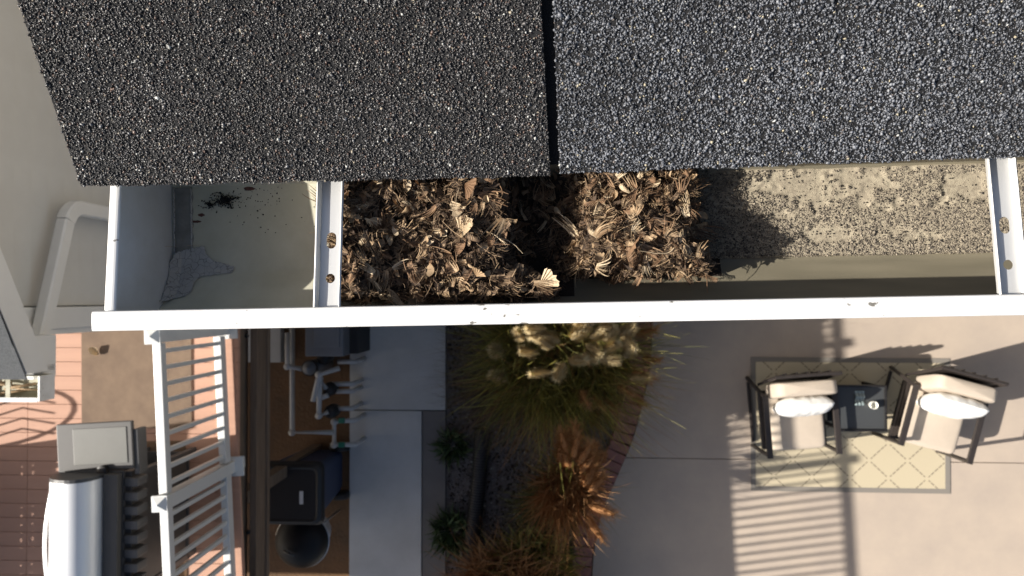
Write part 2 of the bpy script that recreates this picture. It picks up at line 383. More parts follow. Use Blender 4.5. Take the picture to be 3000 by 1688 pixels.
border_px = [(1893, 640), (1893, 800), (1890, 960), (1884, 1070), (1862, 1180), (1832, 1290), (1786, 1400), (1744, 1500), (1722, 1600), (1714, 1700), (1716, 1850), (1740, 2000), (1760, 2200)]
bpath = catmull([P(x, y, 0.0) for x, y in border_px], 12)
edge = [p+Vector((0.075, 0, 0)) for p in bpath]
joint_y = P(2000, 1343, 0).y
left_hi = [p for p in edge if p.y > joint_y+0.004]; left_lo = [p for p in edge if p.y < joint_y-0.004]
def xat(y):
    for a, b in zip(edge, edge[1:]):
        if a.y >= y >= b.y: return a.x+(b.x-a.x)*(a.y-y)/(a.y-b.y)
    return edge[-1].x
patio_joint_x = P(2850, 1500, 0).x
def patio_slab(name, pts):
    return poly_slab(name, pts, -0.1, 0.0, M['patio_concrete'])
patio_slab('patio', left_hi+[Vector((xat(joint_y), joint_y+0.004, 0)), Vector((14, joint_y+0.004-0.05, 0)), Vector((14, edge[0].y, 0))])
patio_slab('patio', [Vector((xat(joint_y), joint_y-0.004, 0))]+left_lo+[Vector((14, edge[-1].y, 0)), Vector((14, joint_y-0.004-0.05, 0))])

# brick edging: every brick a part
edging = thing('brick_edging', bpath[30], 'curved row of red brown bricks edging the patio', 'edging')
s_acc = 0.0; last = bpath[0]; pitch = 0.105
bm_proto = MB(); bm_proto.box((0, 0, 0), (0.205, 0.094, 0.09)); brick_me = bm_proto.mesh('brick', M['brick'], bevel=0.006)
acc = 0.0
for a, b in zip(bpath, bpath[1:]):
    seg = (b-a).length
    while acc < seg:
        p = a+(b-a)*(acc/seg); d = (b-a).normalized()
        if -3.4 < p.y < 1.0:
            o = bpy.data.objects.new('brick', brick_me); COL.objects.link(o)
            o.location = (p.x-0.04, p.y, -0.035+random.uniform(-0.004, 0.006))
            o.rotation_euler = (random.uniform(-.02, .02), random.uniform(-.02, .02), math.atan2(d.y, d.x)+math.pi/2+random.uniform(-.03, .03))
            adopt(o, edging)
        acc += pitch
    acc -= seg

# walkway slabs with joints
wl, wr = P(1024, 1300, 0).x, P(1305, 1300, 0).x; wm = P(1236, 1300, 0).x
def slab(name, x0, x1, y0, y1, z, m):
    o = MB().box(((x0+x1)/2, (y0+y1)/2, z-0.06), (x1-x0, y1-y0, 0.12)).build(name, m, bevel=0.006); return tag(o, kind='structure')
j1 = P(1250, 1203, 0).y
slab('walkway', wl, wr, j1+0.005, 6.0, 0.0, M['walk_concrete'])
slab('walkway', wl, wm-0.004, -6.0, j1-0.005, 0.0, M['walk_concrete'])
slab('walkway_strip', wm+0.004, wr, -6.0, j1-0.005, -0.008, M['walk_dark'])
# garden bed and dirt strip
bed = MB(); bl = [Vector((wr+0.005, p.y, 0)) for p in bpath]
pts = [Vector((wr+0.004, bpath[0].y, 0))]+[p-Vector((0.13, 0, 0)) for p in bpath]+[Vector((wr+0.004, bpath[-1].y, 0))]
poly_slab('garden_bed', pts, -0.12, -0.04, M['mulch'])
tag(MB().box(((P(560, 1300, 0).x+wl)/2-1.0, -1.0, -0.07), (wl-P(560, 1300, 0).x+2.0-0.01, 9.0, 0.06)).build('dirt', M['dirt']), kind='structure')
# bark and gravel chips in the bed
n = 5200
bx = RNG.uniform(wr+0.02, P(1850, 1100, 0).x, n); by = RNG.uniform(-2.9, 0.2, n)
keep = bx < np.array([xat(y)-0.25 for y in by])
pp = np.stack([bx, by, np.full(n, -0.036)], 1)[keep]
mat('bark', (0.08, 0.06, 0.05), 0.95, island='c', ramp=[(0, (0.035, 0.027, 0.023)), (0.4, (0.075, 0.058, 0.05)), (0.75, (0.15, 0.14, 0.14)), (0.95, (0.3, 0.29, 0.28))])
tag(link('bark_chips', granule_mesh('bark_chips', pp, RNG.uniform(0.008, 0.026, len(pp)), M['bark'])), 'grey and brown bark chips and gravel covering the garden bed', 'mulch', kind='stuff')

# ================================================================== MAIN HOUSE, ROOF
ZL = HC-0.675                               # gutter lip height
A_ = P(274, 970, ZL); B_ = P(3000, 923, ZL)
EX = (B_-A_).normalized(); EY = Vector((0, 0, 1)).cross(EX)
OG = A_+EX*((Vector((0, 0, ZL))-A_).dot(EX))
def G(x, y, z): return OG+EX*x+EY*y+Vector((0, 0, z))
def loc(px, py, z):
    p = P(px, py, ZL+z)-OG; return p.dot(EX), p.dot(EY)
GF = -0.117                                  # gutter floor (relative to the lip)
SE_Z = 0.010
XE = loc(300, 800, -0.004)[0]                # end cap x
SL = math.tan(math.radians(30.5))
def roofT(x, s, h):
    """roof frame: s up the slope from the shingle edge, h above the surface"""
    y0, z0 = 0.134, SE_Z
    c, sn = math.cos(math.radians(30.5)), math.sin(math.radians(30.5))
    return G(x, y0+s*c-h*sn, z0+s*sn+h*c)

house = thing('house', Vector((2.0, 2.0, 0)), 'main house with dark shingled roof edge above the white gutter', 'house')
wall = MB(); wall.box(G(3.2, 2.3, (-ZL-0.25)/2-0.12) , (7.4, 4.0, ZL-0.30), rz=math.atan2(EX.y, EX.x)).build('wall', M['stucco'], house)
fb = MB(); fb.extrude([(0.170, 0.004), (0.170, -0.19), (0.195, -0.19), (0.195, 0.004)], XE+0.02, 7.0, G); fb.build('fascia_board', M['trim'], house)
sf = MB(); sf.extrude([(0.197, -0.175), (0.197, -0.185), (0.45, -0.185), (0.45, -0.175)], XE+0.02, 7.0, G); sf.build('soffit', M['trim'], house)
def slopeT(x, y, z): return roofT(x, y, z)
rd = MB(); rd.extrude([(0.045, -0.0165), (0.045, -0.030), (3.2, -0.030), (3.2, -0.0165)], XE-0.0, 7.0, slopeT); rd.build('roof_sheathing', M['deck_wood'], house)
st = MB(); st.extrude([(0.004, -0.0085), (0.004, -0.0125), (3.2, -0.0125), (3.2, -0.0085)], XE-0.014, 7.0, slopeT); st.build('starter_strip', M['asphalt_black'], house)

def shingle_outline():
    """rake corner, gap and edge lines measured in the photo, converted into roof coordinates"""
    def inv(px, py):
        d = ROT @ Vector(((px-W0/2)/F, -(py-H0/2)/F, -1.0))
        p0 = roofT(0, 0, 0); nrm = (roofT(0, 0, 1)-p0)
        t = (p0-CAM).dot(nrm)/d.dot(nrm); q = CAM+d*t-p0
        ux = (roofT(1, 0, 0)-p0); us = (roofT(0, 1, 0)-p0)
        return q.dot(ux), q.dot(us)
    return inv
rinv = shingle_outline()
c_bl = rinv(238, 546); c_tl = rinv(50, 0)
g_b0 = rinv(1612, 515); g_t0 = rinv(1585, 0); g_b1 = rinv(1640, 508); g_t1 = rinv(1621, 0)
c_br = rinv(3000, 459)
STOP = 0.42
def ext(b, t, s): k = (s-b[1])/(t[1]-b[1]); return (b[0]+(t[0]-b[0])*k, s)
def tab(name, bl, tl, br, tr, jag, gmat='granule', gr_=0.00103, cell=1.5e-6):
    """a shingle tab with a slightly ragged lower edge"""
    n = 60; top = []; low = []
    tl = ext(bl, tl, STOP); tr = ext(br, tr, STOP)
    for i in range(n+1):
        u = i/n
        jx = math.sin(u*41+jag)*0.0006+math.sin(u*97+jag*2)*0.0004+random.uniform(-.0003, .0003)
        low.append((bl[0]+(br[0]-bl[0])*u, bl[1]+(br[1]-bl[1])*u+jx)); top.append((tl[0]+(tr[0]-tl[0])*u, STOP))
    b = MB()
    vs = [roofT(x, s, 0) for x, s in low]+[roofT(x, s, 0) for x, s in top]+[roofT(x, s, -0.0062) for x, s in low]+[roofT(x, s, -0.0062) for x, s in top]
    k = n+1; fs = []
    for i in range(n):
        fs += [(i, i+1, k+i+1, k+i), (2*k+i+1, 2*k+i, 3*k+i, 3*k+i+1), (2*k+i, 2*k+i+1, i+1, i), (k+i, k+i+1, 3*k+i+1, 3*k+i)]
    fs += [(0, k, 3*k, 2*k), (n, 2*k+n, 3*k+n, k+n)]
    b.add(vs, fs)
    o = b.build(name, M['asphalt_black'], house)
    # granules
    area = abs((br[0]-bl[0])*(STOP-bl[1])); smax = 0.30
    N = int(area/(STOP)*smax/cell); u = RNG.random(N); s = RNG.random(N)
    lo_s = np.interp(u, np.linspace(0, 1, n+1), [q[1] for q in low])
    ss = lo_s-0.0004+s*smax
    kk = (ss-bl[1])/(STOP-bl[1])
    x0 = bl[0]+(tl[0]-bl[0])*kk; x1 = br[0]+(tr[0]-br[0])*kk
    xx = x0+(x1-x0)*u+RNG.normal(0, 0.0004, N)
    p0 = np.array(roofT(0, 0, 0)); ux = np.array(roofT(1, 0, 0))-p0; us = np.array(roofT(0, 1, 0))-p0; un = np.array(roofT(0, 0, 1))-p0
    h = RNG.uniform(-0.0001, 0.0006, N)
    pts = p0+xx[:, None]*ux+ss[:, None]*us+h[:, None]*un
    rad = RNG.gamma(6, gr_/6, N)
    # edge granules on the cut lower edge and sides
    ne = 1500; ue = RNG.random(ne); se = np.interp(ue, np.linspace(0, 1, n+1), [q[1] for q in low])
    pe = p0+(bl[0]+(br[0]-bl[0])*ue)[:, None]*ux+(se-0.0003)[:, None]*us+RNG.uniform(-0.0055, 0, ne)[:, None]*un
    gm = granule_mesh('granules', np.concatenate([pts, pe]), np.concatenate([rad, RNG.uniform(0.0004, 0.0008, ne)]), M[gmat])
    gr = link('granules', gm, o); gr['kind'] = 'stuff'
    return o
xr = 1.2
br_far = (xr, c_br[1]+(c_br[1]-g_b1[1])*(xr-c_br[0])/(c_br[0]-g_b1[0]))
o1 = tab('shingle', c_bl, c_tl, g_b0, g_t0, 0.3); o1['label'] = 'dark brown black shingle left of the gap'
o2 = tab('shingle', g_b1, g_t1, (0.72, br_far[1]*0.5+c_br[1]*0.5), (0.72, STOP), 1.7, 'granule_blue', 0.00117, 1.9e-6); o2['label'] = 'blue grey shingle right of the gap'
# courses further up and along, outside the picture
for k in range(1, 8):
    for i in range(5):
        x0 = -0.44+i*0.95+0.3*(k % 2); x1 = x0+0.94
        b = MB(); b.extrude([(0.30+k*0.145-0.145, 0.004+0.0005*k), (0.30+k*0.145-0.145, 0.0005), (0.30+k*0.145+0.06, 0.0005), (0.30+k*0.145+0.06, 0.0025)], max(x0, -0.44), x1, slopeT)
        if k > 1 or i >= 1: b.build('shingle', M['wing_shingle'], house)

# ================================================================== GUTTER
gut = thing('roof_gutter', G(0, 0.08, GF), 'white metal roof gutter clogged with dry leaves along the eave', 'gutter')
inner = [(0.0195, -0.012), (0.0175, -0.016), (0.0035, -0.020), (0.0025, -0.045), (0.0045, -0.058), (0.0095, -0.071), (0.0165, -0.0845), (0.0245, -0.0945), (0.0335, -0.1022), (0.0445, -0.1095), (0.0545, -0.1146), (0.060, GF), (0.150, GF), (0.1545, GF+0.004), (0.1555, -0.016)]
def offset(pts, d):
    out = []
    for i, p in enumerate(pts):
        a = Vector(pts[max(i-1, 0)]); b = Vector(pts[min(i+1, len(pts)-1)]); t = (b-a).normalized()
        out.append((p[0]+t.y*d, p[1]-t.x*d))
    return out
prof = inner[2:]; outp = offset(prof, 0.0011)
tr = MB(); tr.extrude(prof+outp[::-1], XE+0.004, 1.6, G); o = tr.build('trough', M['gutter_inside'], gut)
for p_ in o.data.polygons: p_.use_smooth = abs(p_.normal.x) < 0.5
mod = o.modifiers.new('edges', 'EDGE_SPLIT'); mod.split_angle = math.radians(28)
# outer white skin of the front, a hair outside
fr = offset(prof[:10], 0.0014); fr2 = offset(prof[:10], 0.0022)
sk = MB(); sk.extrude(fr+fr2[::-1], XE-0.002, 1.6, G); sk.build('front_face', M['white_paint'], gut)
# rolled front lip
lip = [(0.0002, -0.021), (-0.0003, -0.0018), (0.0003, -0.0006), (0.0016, -0.0002), (0.0090, 0.0003), (0.0160, 0.0000), (0.0176, -0.0008), (0.0182, -0.0026), (0.0184, -0.0090), (0.0172, -0.0096), (0.0164, -0.0080), (0.0164, -0.0030), (0.0150, -0.0020), (0.003, -0.0022), (0.0014, -0.004), (0.0013, -0.021)]
lp = MB(); xl = loc(268, 942, 0)[0]; lp.extrude(lip, xl, 1.6, G); lp.build('front_lip', M['white_paint'], gut, bevel=0.0)
# end cap with rolled rim
def ztop(y): return -0.0060-0.10*max(y-0.018, 0)
ec = MB(); ep = [(0.0145, ztop(0.0))]+[p for p in prof if p[1] < -0.018]+[(0.1555, ztop(0.1555))]
ep = [(0.004, ztop(0.0))]+prof[1:-1]+[(0.1555, ztop(0.1555))]
ec.extrude(ep, XE+0.0085, XE+0.0095, G); ec.build('end_cap', M['cap_inside'], gut)
rim = MB()
def rimv(u, v):
    ang = math.pi*(1.08*u-0.02); y = 0.0065+(0.1555-0.0065)*v
    return G(XE+0.0050-0.0056*math.cos(ang), y, ztop(y)-0.0018+0.0026*math.sin(ang))
rim.grid(rimv, 10, 16)
rim.extrude([(0.0065, ztop(0.0)-0.002), (0.0065, -0.045), (0.030, -0.08), (0.05, GF), (0.1555, GF), (0.1555, ztop(0.155)-0.002)], XE-0.0008, XE+0.0002, G)
rim.build('end_cap_rim', M['white_paint'], gut, smooth=False)

# hangers -----------------------------------------------------------
def hanger(name, cx_front, cx_back, lab):
    w = 0.0185; y0, y1 = 0.0180, 0.1530
    cyo, cyr = 0.0, 0.0
    root = None
    b = MB(); rows = []
    def T(u, v, z):                          # u across (-1..1)*w/2, v = y
        k = (v-y0)/(y1-y0); cx = cx_front+(cx_back-cx_front)*k
        return G(cx+u, v, ztop(v)-0.0035+z)
    def ring(vc, hl, hr, v0, v1):
        """plate piece v0..v1 with an oblong hole: half length hl, radius hr"""
        N = 32; inner_, outer_ = [], []
        for i in range(N):
            a = 2*math.pi*i/N; ca, sa = math.cos(a), math.sin(a)
            inner_.append((hr*ca+0.0008, vc+hr*sa+(hl if sa > 1e-9 else -hl if sa < -1e-9 else 0)))
            rx = (w/2)/abs(ca) if abs(ca) > 1e-6 else 1e9
            ry = ((v1-vc) if sa > 0 else (vc-v0))/abs(sa) if abs(sa) > 1e-6 else 1e9
            r = min(rx, ry); outer_.append((ca*r, vc+sa*r))
        o = len(b.v)
        vs = [T(x, y, 0) for x, y in inner_]+[T(x, y, 0) for x, y in outer_]+[T(x, y, -0.0012) for x, y in inner_]+[T(x, y, -0.0012) for x, y in outer_]
        fs = []
        for i in range(N):
            j = (i+1) % N
            fs += [(i, j, N+j, N+i), (2*N+j, 2*N+i, 3*N+i, 3*N+j), (2*N+i, 2*N+j, j, i)]
        b.add(vs, fs)
        # corner fill triangles
        for sx in (-1, 1):
            for v in (v0, v1):
                near = [q for q in outer_ if abs(abs(q[0])-w/2) < 1e-6 and q[0]*sx > 0 and (q[1]-vc)*(v-vc) > 0]
                top = [q for q in outer_ if abs(q[1]-v) < 1e-6 and q[0]*sx > 0]
                if near and top:
                    q1 = max(near, key=lambda q: (q[1]-vc)*(v-vc)); q2 = max(top, key=lambda q: q[0]*sx)
                    b.add([T(*q1, 0), T(sx*w/2, v, 0), T(*q2, 0)], [(0, 1, 2)])
    def plate(v0, v1):
        b.add([T(-w/2, v0, 0), T(w/2, v0, 0), T(w/2, v1, 0), T(-w/2, v1, 0), T(-w/2, v0, -.0012), T(w/2, v0, -.0012), T(w/2, v1, -.0012), T(-w/2, v1, -.0012)],
              [(0, 1, 2, 3), (7, 6, 5, 4)])
    plate(y0, 0.036); ring(0.0445, 0.0, 0.0044, 0.036, 0.053); plate(0.053, 0.070)
    ring(0.080, 0.0030, 0.0046, 0.070, 0.090); plate(0.090, y1)
    pl = b.build('hanger_plate', M['hanger_steel'])
    for sgn in (-1, 1):
        fl = MB()
        pr = [(w/2-0.0006, -0.0012), (w/2+0.0006, 0.0002), (w/2+0.0012, 0.0058), (w/2+0.0022, 0.0068), (w/2+0.0034, 0.0060), (w/2+0.0034, 0.0052), (w/2+0.0022, 0.0056), (w/2+0.0020, 0.0000), (w/2+0.001, -0.0016)]
        prv = []
        for v in np.linspace(y0-0.004, y1, 12): prv.append([T(sgn*x+random.uniform(-.00015, .00015), v, z) for x, z in pr])
        m_ = len(pr); fl.add([p for r in prv for p in r], [(i*m_+k, i*m_+(k+1) % m_, (i+1)*m_+(k+1) % m_, (i+1)*m_+k) for i in range(11) for k in range(m_)]+[tuple(range(m_)), tuple(11*m_+k for k in range(m_))])
        f = fl.build('flange', M['hanger_steel']); adopt(f, pl)
    adopt(pl, gut); pl['label'] = lab; pl.name = 'hanger'
    return pl
hz = -0.01
hl0, hl1 = loc(961, 880, -0.008)[0], loc(971, 529, -0.018)[0]
hr0, hr1 = loc(2962, 835, -0.008)[0], loc(2930, 460, -0.018)[0]
hanger('hanger', hl0, hl1, 'galvanised hanger at the clean left end'); hanger('hanger', hr0, hr1, 'galvanised hanger over the silt at the right')
# sealant: cracked patch and bead
def patch(pts, z, zc, name, m, sub=10):
    """soft-edged blob: polygon fan with a raised middle"""
    c = Vector((sum(p[0] for p in pts)/len(pts), sum(p[1] for p in pts)/len(pts)))
    b = MB(); n = len(pts); rings = [(1.0, 0.0), (0.97, 0.8), (0.85, 1.0), (0.5, 1.0), (0.05, 1.0)]
    vs = []
    for k, h in rings:
        for x, y in pts:
            xx = c.x+(x-c.x)*k; yy = c.y+(y-c.y)*k
            vs.append(G(xx, yy, z(xx, yy)+h*zc))
    fs = [(i*n+j, i*n+(j+1) % n, (i+1)*n+(j+1) % n, (i+1)*n+j) for i in range(len(rings)-1) for j in range(n)]
    fs.append(tuple((len(rings)-1)*n+j for j in range(n)))
    b.add(vs, fs); o = b.build(name, m, gut, smooth=True); return o
yy_, zz_ = [p[0] for p in inner[2:12]], [p[1] for p in inner[2:12]]
def gz(x, y):
    z = GF if y >= 0.06 else float(np.interp(y, yy_, zz_))
    return z
seal_px = [(352, 905), (372, 868), (410, 838), (440, 826), (470, 815), (498, 790), (512, 762), (520, 740), (556, 728), (600, 720), (606, 742), (625, 762), (660, 772), (690, 780), (684, 800), (640, 806), (590, 812), (572, 828), (565, 852), (545, 868), (500, 880), (450, 890), (400, 900)]
def front_loc(px, py):
    """point on the trough's inner surface under a photo pixel (ray march)"""
    for k in range(240):
        z = -0.02+(GF+0.02)*k/239; x, y = loc(px, py, z)
        if y < 0.0035 or gz(x, y) >= z-0.0003: break
    return max(x, XE+0.0098), max(y, 0.0045)
sp = []
for i in range(len(seal_px)):
    a, b2 = seal_px[i], seal_px[(i+1) % len(seal_px)]
    for k in range(6):
        t = k/6; x, y = front_loc(a[0]+(b2[0]-a[0])*t, a[1]+(b2[1]-a[1])*t); sp.append((x+random.uniform(-.0006, .0006), y+random.uniform(-.0006, .0006)))
SPA = np.array(sp)
def inside(x, y):
    c = False; n = len(sp)
    for i in range(n):
        (x1, y1), (x2, y2) = sp[i], sp[i-1]
        if (y1 > y) != (y2 > y) and x < (x2-x1)*(y-y1)/(y2-y1)+x1: c = not c
    return c
sx_, sy_ = np.linspace(SPA[:, 0].min(), SPA[:, 0].max(), 110), np.linspace(SPA[:, 1].min(), SPA[:, 1].max(), 90)
sg_ = MB(); idx = {}
for iy, y in enumerate(sy_):
    for ix, x in enumerate(sx_):
        if inside(x, y):
            d = np.hypot(SPA[:, 0]-x, SPA[:, 1]-y).min(); t = min(1, d/0.0012)**.5
            climb = max(0, 0.010-(x-XE-0.0096))*0.8
            idx[(ix, iy)] = len(sg_.v); sg_.v.append(G(x, y, gz(x, y)+0.0003+(0.0012+0.0010*vnoise(x, y, 160, 51))*t+climb))
for (ix, iy) in list(idx):
    q = [(ix, iy), (ix+1, iy), (ix+1, iy+1), (ix, iy+1)]
    if all(k in idx for k in q): sg_.f.append([idx[k] for k in q])
sg_.build('sealant_patch', M['sealant'], gut, smooth=True)
bx0, bx1 = loc(512, 640, GF)[0], loc(566, 640, GF)[0]
bead = MB()
def bv(u, v): 
    x = bx0+(bx1-bx0)*u; y = 0.076+0.073*v
    return G(x+0.0006*math.sin(v*31), y, GF+0.0003+0.0016*math.sin(math.pi*u)**0.6+0.0006*(vnoise(u*6, v*40, 1.0, 5)-0.5))
bead.grid(bv, 8, 40); bead.build('sealant_bead', M['sealant_edge'], gut, smooth=True)
for xx in (bx0-0.0005, bx1-0.0015):
    b = MB(); b.tube([G(xx+random.uniform(-.0003, .0003), 0.078+0.0071*k, GF+0.0009) for k in range(11)], 0.0011, 6); b.build('sealant_bead', M['sealant'], gut, smooth=True)

# loose granules, black and tan -------------------------------------
def drop(pts, seed_r, m, name, label, cat='debris'):
    o = link(name, granule_mesh(name, np.array([tuple(G(x, y, z)) for x, y, z in pts]), np.array(seed_r), m)); tag(o, label, cat, kind='stuff'); return o
pts = []; rads = []
cx, cy = loc(662, 588, GF)
for _ in range(620):
    a = random.uniform(0, 2*math.pi); r = min(1.7, abs(random.gauss(0, .9)))
    x = cx+0.0085*r*math.cos(a)*(1+.3*math.sin(3*a)); y = cy+0.0052*r*math.sin(a)*(1+.35*math.cos(2*a+1))
    if random.random() < .16: x -= 0.016; y -= 0.004
    pts.append((x, y, GF+0.0006+max(0, 0.005-0.0024*r)*random.random())); rads.append(random.uniform(0.0006, 0.0013))
for _ in range(130):
    px = random.gauss(690, 110); py = 545+abs(random.gauss(0, 60))
    x, y = loc(px, py, GF); 
    if XE+0.07 < x < -0.20 and y < 0.148: pts.append((x, y, GF+0.0005)); rads.append(random.uniform(0.0004, 0.0011))
drop(pts, rads, M['dark_granule'], 'black_granules', 'little heap of black roof granules in the clean end of the gutter')
# rust stains, flat and thin
mat('stain', (0.17, 0.075, 0.055), 0.8, var=0.4, vscale=120)
for (px, py, rx, ry) in ((590, 630, 0.004, 0.002), (730, 553, 0.007, 0.002), (575, 650, 0.006, 0.0016)):
    x, y = loc(px, py, GF); patch([(x+rx*math.cos(t)*random.uniform(.7, 1.1), y+ry*math.sin(t)*random.uniform(.7, 1.1)) for t in np.linspace(0, 2*math.pi, 20)[:-1]], lambda a, b: GF+0.0002, 0.0002, 'rust_stain', M['stain'])

# silt bed and its granules
sx0, sx1 = loc(2020, 700, GF)[0], 0.85
BARE = [(*loc(px, py, GF), rx, ry, k) for px, py, rx, ry, k in ((2330, 545, .070, .024, 1.0), (2480, 530, .045, .022, .95), (2650, 690, .06, .012, .75), (2430, 690, .045, .012, .78), (2835, 545, .030, .024, 1.1), (2560, 600, .045, .014, .75), (2280, 630, .03, .008, .75), (2420, 490, .10, .010, .85), (2150, 600, .03, .012, .7), (2720, 590, .04, .010, .7))]
def silt_h(x, y):
    n1 = vnoise(x, y, 28, 3); n2 = vnoise(x, y, 70, 4)
    ly = (np.asarray(y)-0.058)/(0.150-0.058)
    n3 = vnoise(x, y, 190, 6); bl = np.zeros_like(np.asarray(x, float)+0)
    for (bx_, by_, rx_, ry_, k_) in BARE: bl = np.maximum(bl, k_*np.exp(-((x-bx_)/rx_)**2-((y-by_)/ry_)**2))
    bare = smooth(0.42, 0.85, bl+0.45*(n2-0.5)+0.35*(n3-0.5)+0.25*(n1-0.5))
    return 0.0026*(1-bare)+0.0008, bare
sb = MB(); NX, NY = 420, 60
def sv(u, v):
    x = sx0+(sx1-sx0)*u; y = 0.0605+(0.1535-0.0605)*v
    h = float(silt_h(x, y)[0])*min(1, 6*u+0.2); e = 0.0 if v in (0, 1) else 1.0
    return G(x, y, GF+0.0003+h*e)
sb.grid(sv, NX, NY)
tag(sb.build('silt', M['silt'], None, smooth=True), 'crust of tan silt on the gutter floor right of the leaves', 'silt', kind='stuff')
N = 60000; gx = RNG.uniform(sx0, 0.78, N); gy = RNG.uniform(0.060, 0.151, N)
hh, bare = silt_h(gx, gy); ly = (gy-0.06)/0.09
dens = np.clip(1.08-bare*1.05-0.35*ly+0.6*(vnoise(gx, gy, 120, 9)-0.5), 0.02, 1)
kp = RNG.random(N) < dens*0.85
gx, gy, hh = gx[kp], gy[kp], hh[kp]
gp = np.array([tuple(G(a, b, GF+0.0004+c)) for a, b, c in zip(gx, gy, hh)])
o = link('loose_granules', granule_mesh('loose_granules', gp, RNG.gamma(5, 0.00080/5, len(gp)), M['loose_granule']))
tag(o, 'loose brown roof granules strewn over the silt in the gutter', 'granules', kind='stuff')
pts = []; rads = []
for _ in range(520):
    x = random.gauss(0.33, 0.12); y = 0.062+0.086*random.random()**1.3; pts.append((x, y, GF+0.0045)); rads.append(random.uniform(0.0006, 0.0015))
drop([p for p in pts if p[0] > sx0], [r for p, r in zip(pts, rads) if p[0] > sx0], M['grit_dark'], 'dark_granules', 'coarse dark granules dotted over the pale silt patches')

# ================================================================== DRY LEAVES
def fan(L, spread, curl, roll, n=15, rows=4, seed=0):
    r = random.Random(seed); b = MB()
    R = L/max(curl, 0.05)
    def f(u, v):
        k = round(u*n); th = (u-0.5)*2*spread
        rr = L*(0.06+0.94*v)*(1-0.12*((2*u-1)**2))*(1+(r.uniform(-.09, .09) if v > 0.95 else 0))
        x = rr*math.sin(th); y = rr*math.cos(th)
        z = (0.035*L*(1 if k % 2 else -1))*(0.3+v)
        ph = y/R; y2 = R*math.sin(ph); z2 = R*(1-math.cos(ph))
        z2 += roll*x*x/L
        return Vector((x, y2, z2+z))
    b.grid(f, n, rows); return b
def ovate(L, Wd, curl, cup, seed=0):
    b = MB(); R = L/max(curl, .05)
    def f(u, v):
        wv = Wd*math.sin(math.pi*min(max(v, 0.04), 0.97))**0.75; x = (u-0.5)*wv
        y = v*L; ph = y/R
        return Vector((x, R*math.sin(ph), R*(1-math.cos(ph))+cup*abs(u-0.5)**1.5*Wd*2))
    b.grid(f, 6, 6); return b
def stem(L, bend, r, seed):
    q = random.Random(seed); b = MB(); p = Vector((0, 0, 0)); d = Vector((0, 1, 0)); path = [p.copy()]
    for k in range(9):
        d = (d+Vector((q.uniform(-1, 1), q.uniform(-1, 1), q.uniform(-.5, .5)))*bend*0.25+Vector((bend*.18, 0, 0))).normalized()
        p = p+d*L/9; path.append(p.copy())
    b.tube(path, [r*(1.2-0.07*k) for k in range(10)], 4); return b
def comb(L, n, bl, curl, seed):
    """curved rib with a row of bristles, like a feather half"""
    q = random.Random(seed); b = MB(); path = []
    for k in range(9):
        a = curl*k/8; path.append(Vector((L*0.5*(1-math.cos(a)), L*math.sin(a)/max(curl, .3), 0.1*L*math.sin(k*.7))))
    b.tube(path, [0.0007*(1.1-.08*k) for k in range(9)], 4)
    for i in range(n):
        t = (i+0.5)/n*8; k = int(t); p = path[k]+(path[k+1]-path[k])*(t-k); d = (path[k+1]-path[k]).normalized()
        s = d.cross(Vector((0, 0, 1))); out = (s+d*0.5).normalized(); w = d*L/n*0.36
        l = bl*(0.55+0.45*math.sin(math.pi*(i+1)/(n+1)))*q.uniform(.85, 1.1)
        q1 = p+out*l*.5+Vector((0, 0, 0.16*l)); q2 = p+out*l+Vector((0, 0, q.uniform(-.1, .35)*l))
        b.add([p-w, p+w, q1-w, q1+w, q2], [(0, 1, 3, 2), (2, 3, 4)])
    return b
def shred(L, n, spread, curl, seed):
    """torn fibrous leaf: ribbons parting from one end, curling over"""
    q = random.Random(seed); b = MB(); R_ = L/max(curl, .1)
    for i in range(n):
        th = ((i+.5)/n-.5)*2*spread+q.uniform(-.05, .05); l = L*q.uniform(.65, 1.05); c2 = q.uniform(.7, 1.35); w = q.uniform(.0009, .0015); K = 6; vs = []; tw = q.uniform(-.6, .6)
        x0 = ((i+.5)/n-.5)*.004
        for k in range(K+1):
            t = k/K; r = l*t; ph = r/R_*c2; y = R_/c2*math.sin(ph); z = R_/c2*(1-math.cos(ph)); x = x0+r*math.sin(th)*(1-.35*t*t)
            ww = w*(1-.75*t**1.6)*.5; sd = Vector((math.cos(tw*t*2), 0, math.sin(tw*t*2)))
            vs += [Vector((x, y, z))-sd*ww, Vector((x, y, z+.0003))+sd*ww]
        b.add(vs, [(2*k, 2*k+1, 2*k+3, 2*k+2) for k in range(K)])
    return b
def pod(L, seed):
    b = MB(); b.lathe((0, 0, 0), [(0.0004, 0), (L*.16, L*.15), (L*.23, L*.4), (L*.2, L*.68), (L*.09, L*.92), (0.0003, L)], 7, Matrix.Rotation(-math.pi/2, 3, 'X')); return b
protos = []
